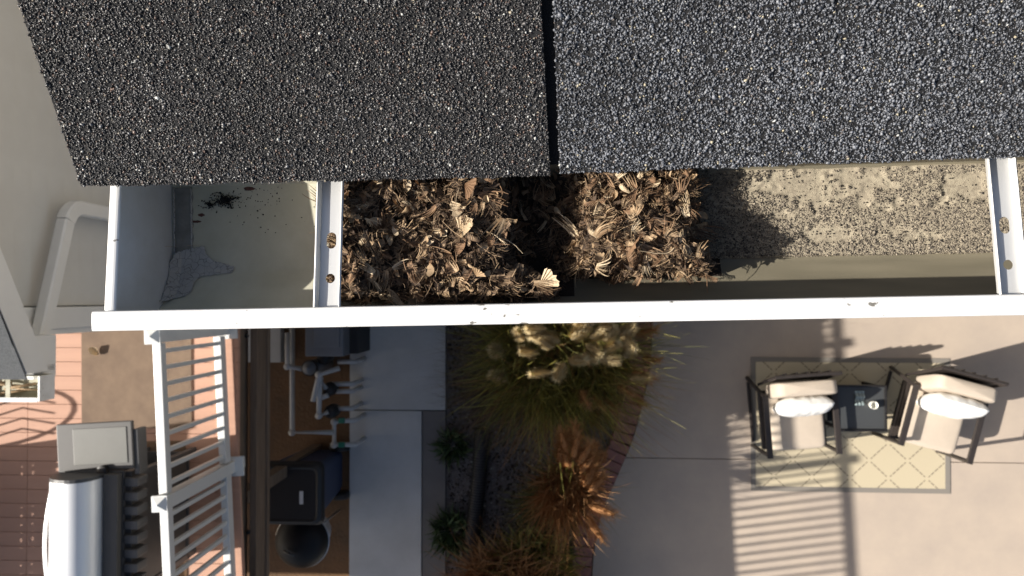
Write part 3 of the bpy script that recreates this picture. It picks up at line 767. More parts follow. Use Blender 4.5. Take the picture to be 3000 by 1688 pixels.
for mname in ('leaf_tan', 'leaf_brown', 'leaf_pale'):
    for i in range(4):
        protos.append(('fan', fan(random.uniform(.012, .019), random.uniform(.45, .95), random.uniform(.5, 2.1), random.uniform(-.9, 1.2), 13, 4, i).mesh('leaf', M[mname])))
    for i in range(4):
        protos.append(('ovate', ovate(random.uniform(.009, .015), random.uniform(.004, .0075), random.uniform(.3, 1.8), random.uniform(-1.0, 1.6), i).mesh('leaf', M[mname], smooth=True)))
    for i in range(3):
        protos.append(('comb', comb(random.uniform(.014, .022), 14, random.uniform(.006, .009), random.uniform(.3, 1.6), i).mesh('leaf', M[mname])))
    for i in range(6):
        protos.append(('shred', shred(random.uniform(.014, .027), random.choice((5, 7, 9)), random.uniform(.12, .6), random.uniform(.4, 2.4), i+20).mesh('leaf', M[mname])))
    for i in range(2):
        protos.append(('stem', stem(random.uniform(.018, .038), random.uniform(.3, 1.2), random.uniform(.00025, .00045), i+7).mesh('stem', M[mname])))
    protos.append(('pod', pod(random.uniform(.007, .011), i).mesh('seed_pod', M[mname], smooth=True)))
BYK = {}
for k, me in protos: BYK.setdefault(k, []).append(me)

LX0 = loc(932, 700, -0.03)[0]; LX1 = loc(1530, 650, -0.03)[0]
def h_left(x, y):
    x = np.asarray(x, float); y = np.asarray(y, float)
    jag = 0.012*(vnoise(x*0, y, 60, 21)-0.5)
    front = smooth(0.022, 0.035, y); 
    tail = LX1+jag+np.where(y < 0.055, 0.045*smooth(0.06, 0.03, y), 0)
    edge = smooth(0, 1, (tail-x)/0.022)*smooth(LX0-0.012, LX0+0.004, x)
    return (0.062+0.022*vnoise(x, y, 34, 22)+0.020*vnoise(x, y, 90, 23)-0.006)*edge*smooth(LX0-0.02, LX0+0.03, x)**0.35*(0.55+0.45*front)
RX0 = loc(1722, 650, -0.05)[0]; RX1 = loc(2075, 650, -0.06)[0]
def h_right(x, y):
    x = np.asarray(x, float); y = np.asarray(y, float)
    jag = 0.014*(vnoise(x*0, y, 55, 31)-0.5)
    r1 = RX1+jag+0.016*smooth(0.075, 0.045, y)
    e = smooth(RX0-0.03, RX0+0.012, x)*smooth(0, 1, (r1-x)/0.020)*smooth(0.040, 0.052, y)
    return (0.048+0.016*vnoise(x, y, 30, 32)+0.014*vnoise(x, y, 85, 33))*e*(0.62+0.50*smooth(0.135, 0.06, y))
def h_mid(x, y):
    e = smooth(LX1-0.03, LX1, x)*smooth(RX1+0.01, RX1-0.02, x)*smooth(0.036, 0.05, y)
    return (0.010+0.012*vnoise(x, y, 40, 41))*e
def h_all(x, y): return np.maximum(np.maximum(h_left(x, y), h_right(x, y)), h_mid(x, y))

def pile(name, label, hf, x0, x1, y0, y1, ntop, nfill, dark=0.15, zoff=0.0):
    cx, cy = (x0+x1)/2, (y0+y1)/2
    t = thing(name, G(cx, cy, GF+0.001), label, 'leaf pile', 'leaf piles in the gutter')
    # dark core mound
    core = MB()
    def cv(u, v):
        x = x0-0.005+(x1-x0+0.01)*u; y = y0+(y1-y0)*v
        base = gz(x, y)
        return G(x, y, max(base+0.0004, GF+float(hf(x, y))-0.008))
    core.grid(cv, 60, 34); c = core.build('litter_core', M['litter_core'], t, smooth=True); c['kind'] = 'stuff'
    def spot():
        for _ in range(80):
            x = random.uniform(x0, x1); y = random.uniform(y0, y1); h = float(hf(x, y))
            if h > 0.012: return x, y, h
        return x, y, h
    # packed litter, one joined mesh
    VS, FS, off = [], [], 0
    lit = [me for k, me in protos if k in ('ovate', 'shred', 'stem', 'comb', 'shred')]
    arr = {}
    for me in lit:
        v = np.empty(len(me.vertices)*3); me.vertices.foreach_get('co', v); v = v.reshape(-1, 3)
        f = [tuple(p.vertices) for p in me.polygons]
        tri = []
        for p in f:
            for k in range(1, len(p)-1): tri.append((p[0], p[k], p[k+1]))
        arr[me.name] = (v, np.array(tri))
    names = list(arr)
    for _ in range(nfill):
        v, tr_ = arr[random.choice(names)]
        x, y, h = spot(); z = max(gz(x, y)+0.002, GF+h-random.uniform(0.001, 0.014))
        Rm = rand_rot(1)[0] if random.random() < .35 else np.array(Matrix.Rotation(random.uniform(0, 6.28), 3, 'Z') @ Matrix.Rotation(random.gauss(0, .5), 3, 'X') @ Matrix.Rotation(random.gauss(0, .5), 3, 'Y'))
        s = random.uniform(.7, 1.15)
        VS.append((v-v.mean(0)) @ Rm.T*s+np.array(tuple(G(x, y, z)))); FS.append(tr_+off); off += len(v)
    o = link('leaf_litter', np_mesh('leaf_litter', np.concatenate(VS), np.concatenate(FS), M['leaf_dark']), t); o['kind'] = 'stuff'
    # leaves on top, each its own
    for i in range(ntop):
        k = random.choices(('fan', 'ovate', 'comb', 'stem', 'pod', 'shred'), (0.05, 0.20, 0.14, 0.13, 0.04, 0.44))[0]
        me = random.choice([m_ for m_ in BYK[k] if random.random() < (.45 if m_.materials[0].name == 'leaf_pale' else 1)] or BYK[k]); x, y, h = spot()
        o = bpy.data.objects.new({'stem': 'stem', 'pod': 'seed_pod'}.get(k, 'leaf'), me); COL.objects.link(o)
        z = GF+h+random.uniform(-0.004, 0.004)
        o.location = G(x, y, max(z, gz(x, y)+0.003))
        o.rotation_euler = (random.gauss(0, .45)-.25, random.gauss(0, .45), random.uniform(0, 6.28))
        s = random.uniform(.75, 1.2)*(1.4 if random.random() < .10 else 1); o.scale = (s, s, s)
        adopt(o, t)
    return t
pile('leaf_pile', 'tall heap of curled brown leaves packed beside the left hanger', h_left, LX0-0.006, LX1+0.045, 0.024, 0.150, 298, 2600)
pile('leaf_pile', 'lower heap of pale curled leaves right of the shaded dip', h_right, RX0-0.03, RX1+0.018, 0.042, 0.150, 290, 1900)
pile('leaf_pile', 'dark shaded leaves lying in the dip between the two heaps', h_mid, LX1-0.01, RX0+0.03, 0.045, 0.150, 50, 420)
# a few strays
def stray(me, px, py, z, label, rz, s=1.0):
    x, y = loc(px, py, z); o = bpy.data.objects.new('dry_leaf' if me.name.startswith('leaf') else 'dry_stem', me); COL.objects.link(o)
    o.location = G(x, y, z); o.rotation_euler = (0.1, 0.1, rz); o.scale = (s, s, s)
    return tag(o, label, 'leaf' if me.name.startswith('leaf') else 'stem')
def thin(name, a, b, za, zb, r, label):
    pa = G(*loc(*a, za), za); pb = G(*loc(*b, zb), zb); mid = (pa+pb)/2+Vector((0, 0, 0.0015))
    o = MB().tube([pa, mid, pb], r, 4).build(name, M['leaf_pale']); return tag(o, label, 'stem')
thin('straw', (434, 721), (512, 723), -0.082, GF+0.004, 0.00022, 'fine pale straw stretched across the shaded end cap')
thin('straw', (548, 720), (588, 718), GF+0.005, GF+0.004, 0.00022, 'short pale straw tip above the cracked sealant')

# ================================================================== WING OF THE HOUSE (left)
WX = -2.1                                   # wall plane facing +X
DE = 2.75; ZE = HC-DE                       # eave
wy0 = P(230, 957, HC-3.4).y
wing = thing('house_wing', Vector((WX-2, 2.0, 0)), 'side wing of the house with grey lap siding and small shingled eave', 'house wing')
MB().box((WX-2.56, wy0+2.57+0.02, (ZE+0.3)/2), (5.0, 5.1, ZE+0.3)).build('wall_core', M['siding'], wing)
sid = MB(); e = 0.104
bd = MB(); bd.add([(0, wy0+0.10, 0), (0.026, wy0+0.10, 0.0), (0.006, wy0+0.10, e+0.012), (0, wy0+0.10, e+0.012), (0, wy0+5.1, 0), (0.026, wy0+5.1, 0), (0.006, wy0+5.1, e+0.012), (0, wy0+5.1, e+0.012)],
                  [(0, 1, 2, 3), (7, 6, 5, 4), (1, 5, 6, 2), (0, 3, 7, 4), (0, 4, 5, 1), (3, 2, 6, 7)])
sme = bd.mesh('siding_board', M['siding'])
z = ZD-0.3
while z < ZE+0.1:
    o = bpy.data.objects.new('siding_board', sme); COL.objects.link(o); o.location = (WX-0.055, 0, z); adopt(o, wing); z += e
MB().box((WX-0.03, wy0+0.047, (ZD+ZE)/2-0.2), (0.065, 0.094, ZE-ZD+0.6)).build('corner_board', M['trim'], wing, bevel=0.004)
MB().box((WX-0.03-0.35, wy0-0.012, (ZD+ZE)/2-0.2), (0.74, 0.022, ZE-ZD+0.6)).build('corner_board', M['trim'], wing)
# wing roof: slope rises towards +Y, rake edge on the right
rb = P(84, 1112, ZE+0.02); rt = P(0, 937, ZE+0.02)
ws = math.tan(math.radians(30)); yE = rb.y
def WT(x, y, h): return Vector((x, y, ZE+0.02+(y-yE)*ws+h))
xR = rb.x
rf = MB(); rf.extrude([(yE+0.02, -0.02), (yE+0.02, -0.035), (yE+3.4, -0.035), (yE+3.4, -0.02)], -7.0, xR-0.02, WT); rf.build('roof_sheathing', M['deck_wood'], wing)
for c in range(14):
    for i in range(4):
        x1 = xR-i*0.335-(0.17 if c % 2 else 0)*(i > 0); x0 = x1-0.330
        if i == 0 and c % 2: x0 = x1-0.165-0.335*0+0.0
        y0 = yE+c*0.13
        b = MB(); b.extrude([(y0, 0.004), (y0, -0.003), (y0+0.26, -0.009+0.0), (y0+0.26, -0.004)], x0, x1-0.006, WT)
        b.build('shingle', M['wing_shingle'], wing)
    b = MB(); b.extrude([(yE+c*0.13, 0.004), (yE+c*0.13, -0.003), (yE+c*0.13+0.26, -0.009), (yE+c*0.13+0.26, -0.004)], -7.0, xR-1.52, WT); b.build('shingle', M['wing_shingle'], wing)
# rake board
rk = MB(); rk.extrude([(yE+0.02, -0.012), (yE+0.02, -0.135), (yE+3.4, -0.135), (yE+3.4, -0.012)], xR-0.028, xR-0.006, WT); rk.build('rake_board', M['trim'], wing)
# eave return box below the rake end
e1 = P(120, 985, ZE-0.06); e2 = P(120, 1112, ZE-0.06)
xbox = P(150, 1050, ZE-0.15).x
MB().box(((xbox+WX-0.2)/2, (e1.y+e2.y)/2, ZE-0.115), (xbox-WX+0.2, e1.y-e2.y, 0.13)).build('eave_return', M['trim'], wing, bevel=0.003)
MB().box(((xbox-6.8)/2, yE+0.03, ZE-0.095), (6.8+xbox, 0.022, 0.15)).build('fascia_board', M['trim'], wing)
# small gutter on the wing
gy0 = P(60, 1176, ZE-0.03).y; gy1 = yE+0.008; gxr = P(112, 1150, ZE-0.03).x
sg = thing('eave_gutter', Vector((gxr-1, (gy0+gy1)/2, ZE-0.12)), 'small white gutter on the left wing eave holding dry twigs', 'gutter')
def ST(x, y, z): return Vector((x, y, ZE-0.03+z))
th = 0.0015
MB().extrude([(gy0, 0), (gy0, -0.04), (gy0+0.03, -0.085), (gy1, -0.085), (gy1, 0.0), (gy1-th, 0), (gy1-th, -0.085+th), (gy0+0.03+th, -0.085+th), (gy0+th, -0.04), (gy0+th, 0)], -6.8, gxr, ST).build('trough', M['wing_gutter'], sg)
MB().box((gxr/2-3.4, gy0+0.006, ZE-0.029), (6.8+gxr, 0.017, 0.006)).build('front_lip', M['white_paint'], sg, bevel=0.002)
MB().box((gxr+0.005, (gy0+gy1)/2, ZE-0.07), (0.008, gy1-gy0, 0.088)).build('end_cap', M['white_paint'], sg, bevel=0.002)
for i in range(14):
    x = gxr-0.01-i*0.035-random.uniform(0, .02); y = random.uniform(gy0+0.03, gy1-0.02); a = random.uniform(-.5, .5)
    o = MB().tube([(x, y, ZE-0.095), (x-0.07*math.cos(a), y+0.05*math.sin(a), ZE-0.08), (x-0.12*math.cos(a), y+0.09*math.sin(a), ZE-0.085)], random.uniform(.003, .006), 5).build('dry_twig', M['leaf_tan'], smooth=True)
    tag(o, 'dry straw coloured twig lying in the small wing gutter', 'twig', 'twigs in the wing gutter')
for i in range(3):
    o = MB().box((gxr-0.12-i*0.11, (gy0+gy1)/2, ZE-0.031), (0.018, gy1-gy0-0.01, 0.003)).build('hanger', M['wing_gutter'], sg)
# downspout: along the wall, then down
dsx = WX+0.045
pa = P(128, 972, HC-2.96); pa.x = dsx; pc = P(172, 605, HC-3.13); pc.x = dsx
ds = thing('downspout', Vector((dsx, pc.y, ZD)), 'pale grey downspout bending along the siding of the left wing', 'downspout')
def rect_pipe(path, w, d, name, parent):
    b = MB(); path = [Vector(p) for p in path]; rows = []
    for i, p in enumerate(path):
        t = (path[min(i+1, len(path)-1)]-path[max(i-1, 0)]).normalized()
        nx = Vector((1, 0, 0)); s = t.cross(nx).normalized()
        rows.append([p+s*w/2*a+nx*d/2*c for a, c in ((-1, -.7), (-.8, -1), (.8, -1), (1, -.7), (1, .7), (.8, 1), (-.8, 1), (-1, .7))])
    b.add([v for r in rows for v in r], [(i*8+k, i*8+(k+1) % 8, (i+1)*8+(k+1) % 8, (i+1)*8+k) for i in range(len(rows)-1) for k in range(8)]+[tuple(range(8)), tuple((len(rows)-1)*8+k for k in range(8))])
    return b.build(name, M['trim'], parent)
dirv = (pc-pa).normalized()
rect_pipe([pa-dirv*0.02, pc-dirv*0.07], 0.062, 0.05, 'pipe', ds)
el = [pc-dirv*0.07]
for k in range(1, 7):
    a = k/6*math.pi/2*0.98; el.append(pc-dirv*0.07+dirv*0.07*math.sin(a)+Vector((0, 0, -0.07))*(1-math.cos(a)))
rect_pipe(el, 0.065, 0.053, 'elbow', ds)
rect_pipe([el[-1], Vector((el[-1].x, el[-1].y-0.002, ZD+0.01))], 0.062, 0.05, 'pipe', ds)
rect_pipe([pa+Vector((0.0, -0.16, 0.10)), pa+Vector((0, -0.10, 0.02)), pa-dirv*0.02], 0.065, 0.053, 'elbow', ds)

# ================================================================== DECK
deck = thing('deck', Vector((-4.5, -1.0, ZD)), 'raised deck of dusty pink painted boards with a brown wooden rim', 'deck')
dxr = P(699, 1150, ZD).x; dyt = 0.12; pitchb = 42.7/F*(HC-ZD)
seam = P(80, 1400, ZD).x
yl = P(330, 1019, ZD).y-pitchb
k = -6
bmesh_cache = {}
while True:
    y = yl-k*pitchb+pitchb/2
    if y < -3.4: break
    for (xa, xb) in ((seam+0.001, dxr), (-7.6, seam-0.001)):
        key = (xa, xb)
        if key not in bmesh_cache: bmesh_cache[key] = MB().box((0, 0, 0), (xb-xa, pitchb-0.0025, 0.03)).mesh('deck_board', M['deck_paint'], bevel=0.003)
        o = bpy.data.objects.new('deck_board', bmesh_cache[key]); COL.objects.link(o)
        o.location = ((xa+xb)/2, y, ZD-0.015+random.uniform(-.001, .001)); adopt(o, deck)
    k += 1
ylo = y+pitchb/2
MB().box((dxr-0.06, (0.3+ylo)/2, ZD-0.15), (0.04, 0.3-ylo, 0.235)).build('rim_joist', M['deck_wood'], deck)
MB().box((dxr+0.025, (0.3+ylo)/2, ZD-0.30), (0.05, 0.3-ylo, 0.18)).build('beam', M['deck_wood'], deck, bevel=0.004)
MB().box((dxr-0.005, (0.3+ylo)/2, ZD-0.42), (0.14, 0.3-ylo, 0.05)).build('beam', M['deck_wood'], deck, bevel=0.004)
MB().box(((-7.6+dxr)/2-0.05, ylo+0.03, ZD-0.15), (dxr+7.5, 0.04, 0.235)).build('rim_joist', M['deck_wood'], deck)
for yy in (-0.1, -1.6, -3.1):
    MB().box((dxr-0.25, yy, (ZD-0.3)/2-0.04), (0.1, 0.1, ZD-0.3)).build('post', M['deck_wood'], deck)
for i in range(8):
    MB().box((-7.4+i*0.72, (0.1+ylo)/2, ZD-0.14), (0.04, 0.1-ylo-0.1, 0.2)).build('joist', M['deck_wood'], deck)
# beam bolts
for px, py in ((722, 984), (726, 1560)):
    p = P(px, py, ZD-0.2); MB().lathe((p.x, p.y, ZD-0.21), [(0.0, 0), (0.018, 0), (0.018, 0.008), (0.008, 0.012)], 10).build('bolt', M['black_metal'], deck)

# railing
ra = P(462, 1000, ZD+0.93); rb_ = P(491, 1660, ZD+0.93)
rdv = (rb_-ra).normalized(); rn = Vector((rdv.y, -rdv.x, 0))
def RL(t, u, z): return ra+rdv*t+rn*u+Vector((0, 0, ZD+z-ra.z))      # t along, u across, z over deck
rail = thing('deck_railing', RL(0.8, 0, 0), 'white vinyl deck railing with square balusters and pyramid capped posts', 'railing')
def rbox(t0, t1, w, z0, z1, name, bev=0.004, m='white_vinyl', u=0):
    c = (RL(t0, u, z0)+RL(t1, u, z1))/2
    return MB().box(c, (abs(t1-t0), w, z1-z0), rz=math.atan2(rdv.y, rdv.x)).build(name, M[m], rail, bevel=bev)
def on_rail(px, py, z):
    return (P(px, py, ZD+z)-ra).dot(rdv)
tp = [on_rail(455, 985, 1.02), on_rail(486, 1480, 1.02)]
tp.append(tp[1]+1.19); tp.append(tp[2]+1.3)
posts = tp
ends = [posts[0]-1.0]+posts
for t in posts:
    rbox(t-0.040, t+0.040, 0.08, -0.16, 0.975, 'post')
    po = [o for o in rail.children][-1]
    c = RL(t, 0, 0.975)
    b = MB(); M3 = Matrix.Rotation(math.atan2(rdv.y, rdv.x), 3, 'Z')
    b.box(c+Vector((0, 0, 0.009)), (0.094, 0.094, 0.018), M=M3)
    q = [c+M3 @ Vector((x*0.042, y*0.042, 0.0185)) for x, y in ((-1, -1), (1, -1), (1, 1), (-1, 1))]; b.add(q+[c+Vector((0, 0, 0.05))], [(0, 1, 4), (1, 2, 4), (2, 3, 4), (3, 0, 4)])
    cp = b.build('post_cap', M['white_vinyl'], po)
    rbox(t-0.07, t+0.07, 0.15, -0.012, 0.012, 'post_base', u=-0.02)
for a, b_ in zip(ends, ends[1:]):
    aa, bb = a+0.045, b_-0.045
    bo_ = MB().box((RL(a, .02, 0)+RL(b_, .02, 0))/2+Vector((0, 0, -0.011)), (abs(b_-a), 0.16, 0.028), rz=math.atan2(rdv.y, rdv.x)).build('border_board', M['deck_paint'], deck, bevel=.003)
    rbox(aa, bb, 0.050, 0.885, 0.945, 'top_rail'); rbox(aa, bb, 0.050, 0.050, 0.130, 'bottom_rail')
    nb = max(1, round((bb-aa)/0.0945)); st_ = (bb-aa)/nb
    bme = None
    for i in range(nb):
        t = aa+st_*(i+0.5)
        if bme is None: bme = MB().box((0, 0, 0), (0.026, 0.026, 0.759)).mesh('baluster', M['white_vinyl'], bevel=0.003)
        o = bpy.data.objects.new('baluster', bme); COL.objects.link(o); o.location = RL(t, 0, 0.505); o.rotation_euler.z = math.atan2(rdv.y, rdv.x); adopt(o, rail)

# doormats
def flat_box(name, px0, py0, px1, py1, z, h, m, label, cat, rz=0.0):
    a, b = P(px0, py0, z+h), P(px1, py1, z+h)
    o = bpy.data.objects.new(name, MB().box((0, 0, 0), (abs(b.x-a.x), abs(a.y-b.y), h)).mesh(name, m, bevel=0.003)); COL.objects.link(o)
    o.location = ((a.x+b.x)/2, (a.y+b.y)/2, z+h/2+0.002); o.rotation_euler.z = rz
    return tag(o, label, cat)
flat_box('doormat', 240, 905, 560, 1256, ZD, 0.010, M['doormat'], 'worn brown mat on the sunlit pink deck boards', 'mat', 0.012)
flat_box('grill_mat', 225, 1292, 545, 1900, ZD, 0.008, M['grill_mat'], 'dark stained mat under the steel grill', 'mat', 0.02)
p = P(290, 1027, ZD+0.02); o = bpy.data.objects.new('dry_leaf', ovate(.075, .06, .8, .8).mesh('leaf', M['leaf_pale'], smooth=True)); COL.objects.link(o); o.location = (p.x, p.y-.03, ZD+0.016); o.rotation_euler.z = .6; tag(o, 'pale fallen leaf lying on the brown mat', 'leaf')

# ================================================================== GAS GRILL on deck
gx = P(235, 1500, ZD+1.05).x; gyt = P(230, 1392, ZD+1.0).y
grill = thing('gas_grill', Vector((gx, gyt-0.45, ZD)), 'stainless gas grill with curved lid beside the white railing', 'grill')
gl = 0.82; gc = gyt-gl/2
# lid: curved cross-section swept along Y
prof = []
for k in range(15):
    a = math.pi*k/14; prof.append((gx-0.045-0.16*math.cos(a)*(1.0 if a < math.pi/2 else 0.80), ZD+0.93+0.20*math.sin(a)**0.7))
lid = MB(); n = len(prof)
ys = [gyt-0.006, gyt-0.03, gyt-gl+0.03, gyt-gl+0.006]; sc = [0.97, 1.0, 1.0, 0.97]
vs = []
for y, s in zip(ys, sc): vs += [Vector((gx-0.045+(x-gx+0.045)*s, y, ZD+0.93+(z-ZD-0.93)*s)) for x, z in prof]
lid.add(vs, [(j*n+i, j*n+i+1, (j+1)*n+i+1, (j+1)*n+i) for j in range(3) for i in range(n-1)])
lo = lid.build('lid', M['stainless'], grill, smooth=True)
for yy in (gyt-0.001, gyt-gl+0.001):
    b = MB(); b.add([Vector((x, yy, z)) for x, z in prof]+[Vector((x, yy-0.02 if yy > gc else yy+0.02, z)) for x, z in prof], [tuple(range(n)), tuple(range(2*n-1, n-1, -1))]+[(i, i+1, n+i+1, n+i) for i in range(n-1)]); b.build('lid_end', M['grill_dark'], lo)
# handle arc on the front (left)
hp = [Vector((gx-0.200-0.045*math.sin(math.pi*t), gyt-0.06-(gl-0.12)*t, ZD+1.0)) for t in np.linspace(0, 1, 13)]
MB().tube(hp, 0.011, 8).build('handle', M['stainless'], lo, smooth=True)
lg = MB().lathe((gx-0.175, P(155, 1562, ZD+1.05).y, ZD+1.06), [(0.024, 0), (0.024, 0.006), (0.018, 0.009), (0.002, 0.009)], 16, Matrix.Rotation(-1.0, 3, 'Y')).build('badge', M['alu'], lo)
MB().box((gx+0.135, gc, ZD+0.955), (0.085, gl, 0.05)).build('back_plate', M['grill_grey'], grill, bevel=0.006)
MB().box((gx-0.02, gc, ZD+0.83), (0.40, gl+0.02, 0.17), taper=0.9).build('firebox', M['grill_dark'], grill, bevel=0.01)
for i in range(9):
    MB().box((gx+0.225, gyt-0.06-i*0.085, ZD+0.86), (0.085, 0.052, 0.12)).build('rear_vent', M['grill_dark'], grill, bevel=0.008)
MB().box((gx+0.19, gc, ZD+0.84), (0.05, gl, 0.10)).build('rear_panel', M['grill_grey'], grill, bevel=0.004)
for sx in (-1, 1):
    for sy in (-1, 1):
        MB().box((gx+sx*0.17, gc+sy*(gl/2-0.05), ZD+0.375), (0.04, 0.04, 0.75)).build('leg', M['grill_dark'], grill, bevel=0.004)
MB().box((gx, gc, ZD+0.12), (0.38, gl-0.08, 0.02)).build('bottom_shelf', M['grill_dark'], grill)
for sx in (-1, 1): MB().box((gx+sx*0.175, gc, ZD+0.44), (0.015, gl-0.14, 0.60)).build('cart_door' if sx < 0 else 'cart_panel', M['grill_grey'], grill, bevel=0.003)
for sgn in (-1, 1):
    cy = gyt+0.150 if sgn > 0 else gyt-gl-0.165
    cz = ZD+0.90; rr = 0.06 if sgn > 0 else 0
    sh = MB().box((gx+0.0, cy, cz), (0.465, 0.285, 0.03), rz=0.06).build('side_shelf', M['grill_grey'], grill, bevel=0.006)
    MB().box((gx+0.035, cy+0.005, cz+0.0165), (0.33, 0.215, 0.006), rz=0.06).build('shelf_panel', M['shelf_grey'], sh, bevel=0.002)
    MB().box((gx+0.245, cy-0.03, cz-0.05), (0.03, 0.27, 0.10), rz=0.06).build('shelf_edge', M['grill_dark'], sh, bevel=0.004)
MB().lathe((gx+0.06, gyt+0.012, ZD+0.935), [(0.0, -0.02), (0.03, -0.02), (0.03, 0.012), (0.012, 0.016)], 14).build('side_knob', M['black_metal'], grill)

# unseen perforated screen added to shade the deck; iron chair known by its shadow
scr = thing('shadow_screen', Vector((-4.65, -1.75, ZD)), 'unseen brown metal screen with a perforated foot, added to shade the deck', 'screen')
for yy in (-1.20, -2.30): MB().box((-4.65, yy, ZD+0.7), (0.05, 0.05, 1.4)).build('post', M['brown_metal'], scr)
for i in range(4): MB().box((-4.65, -1.75, ZD+0.86+i*0.148), (0.02, 1.06, 0.1475)).build('slat', M['brown_metal'], scr)
pf = random.Random(3)
for zz in np.arange(0.05, 0.80, 0.06): MB().box((-4.65, -1.75, ZD+zz+pf.uniform(-.007, .007)), (0.012, 1.06, pf.choice((0.038, 0.044, 0.048, 0.07, 0.07)))).build('perforated_strip', M['brown_metal'], scr)
for yy in np.arange(-2.26, -1.22, 0.06): MB().box((-4.637, yy+pf.uniform(-.007, .007), ZD+0.42), (0.012, pf.choice((0.036, 0.042, 0.046, 0.05, 0.07)), 0.78)).build('perforated_strip', M['brown_metal'], scr)
ch = thing('iron_chair', Vector((-5.0, -0.98, ZD)), 'wrought iron chair with a hooped lattice back on the deck', 'chair')
for sx in (-.2, .2):
    for sy in (-.2, .2): MB().tube([(-5.0+sx*.9, -0.98+sy*.9, ZD+.44), (-5.0+sx*1.15, -0.98+sy*1.15, ZD)], 0.011, 6).build('leg', M['black_metal'], ch)
MB().lathe((-5.0, -0.98, ZD+.43), [(0.0, 0), (.22, 0), (.22, .015), (0, .015)], 20).build('seat', M['black_metal'], ch)
b = MB(); b.tube([(-4.80, -0.98+0.21*math.cos(a), ZD+.50+.42*math.sin(a)) for a in np.linspace(-0.1, math.pi+0.1, 16)], .014, 6)
b.build('back_hoop', M['black_metal'], ch)
for i in range(5):
    y = -0.98-0.15+i*0.075; MB().tube([(-4.80, y, ZD+.46), (-4.80, y+.05, ZD+.66), (-4.80, y-.02, ZD+.82)], .008, 5).build('back_bar', M['black_metal'], ch)
# ================================================================== POOL EQUIPMENT
pool = thing('pipe_manifold', P(950, 1180, 0), 'grey white plastic pool pipes with black valves beside the walkway', 'pipes')
ZP = 0.42
def pipe(pts, r=0.026, m='pvc', name='pipe'):
    path = [P(x, y, z) for x, y, z in pts]
    o = MB().tube(path, r, 10).build(name, M[m], pool, smooth=True)
    for q in path[1:-1]: MB().lathe((q.x, q.y, q.z-0.034), [(0.0, 0), (0.026, 0.004), (0.035, 0.018), (0.035, 0.05), (0.026, 0.064), (0, 0.068)], 12).build('elbow', M['pvc'], o, smooth=True)
    return o
pipe([(856, 880, ZP), (856, 1267, ZP), (977, 1267, ZP)])
pipe([(1041, 1231, .36), (979, 1236, .36), (979, 1303, .36), (1041, 1303, .36)])
for x, y in ((1041, 1231), (1041, 1303)):
    q = P(x, y, .36); MB().tube([q, (q.x, q.y, -0.05)], 0.026, 10).build('pipe', M['pvc'], pool, smooth=True)
pipe([(842, 975, .5), (842, 1074, .5), (885, 1081, .5)])
pipe([(995, 1079, .55), (934, 1098, .6), (917, 1176, .6)])
pipe([(955, 1138, .5), (936, 1110, .55), (934, 1218, .5), (962, 1206, .5)])
pipe([(937, 1167, .52), (962, 1158, .5)])
for x0, x1, y in ((973, 1033, 1125), (979, 1030, 1147), (989, 1030, 1197), (990, 1040, 1060)):
    pipe([(x0, y, .38), (x1, y, .38)], 0.024); q = P(x1, y, .38); MB().tube([q, (q.x, q.y, -0.05)], 0.024, 10).build('pipe', M['pvc'], pool, smooth=True)
for x, y in ((966, 1140), (972, 1205), (952, 1048)):
    q = P(x, y, .42); MB().lathe((q.x, q.y, .30), [(0.0, 0), (.06, .0), (.07, .05), (.07, .16), (.05, .2), (.02, .21)], 14).build('valve', M['bin_black'], pool, smooth=True)
for x, y in ((1001, 1232), (1001, 1303)):
    q = P(x, y, .41); MB().box(q, (0.06, 0.05, 0.05)).build('valve_handle', M['green_plastic'], pool, bevel=.006)
q = P(900, 1081, .6); ft = thing('pool_filter', Vector((q.x, q.y, 0)), 'small grey round filter canister among the pool pipes', 'filter')
MB().lathe((q.x, q.y, -0.05), [(0.0, 0), (.075, 0), (.075, .55), (.06, .62), (.02, .645), (.02, .66), (0, .66)], 18).build('tank', M['heater_grey'], ft, smooth=True)
MB().lathe((q.x, q.y, .50), [(0.08, 0), (.082, .0), (.082, .03), (0.08, .03)], 18).build('clamp_ring', M['bin_black'], ft)
a, b_ = P(893, 880, .75), P(1004, 1045, .75)
ht = thing('pool_heater', Vector(((a.x+b_.x)/2, (a.y+b_.y)/2, 0)), 'boxy grey pool heater half hidden below the gutter', 'heater')
MB().box(((a.x+b_.x)/2, (a.y+b_.y)/2, .36), (b_.x-a.x, a.y-b_.y, .76)).build('casing', M['heater_grey'], ht, bevel=.012)
MB().box(((a.x+b_.x)/2+.03, (a.y+b_.y)/2+.02, .755), (b_.x-a.x-.12, a.y-b_.y-.14, .03)).build('top_grille', M['heater_grey'], ht, bevel=.006)
c = P(1026, 990, .5); MB().box((c.x, c.y+.1, .24), (.16, .52, .52)).build('control_box', M['bin_black'], ht, bevel=.012)
a, b_ = P(560, 800, .06), P(822, 1062, .06)
slab('equipment_pad', a.x, b_.x, b_.y, a.y+.6, 0.06, M['walk_concrete'])

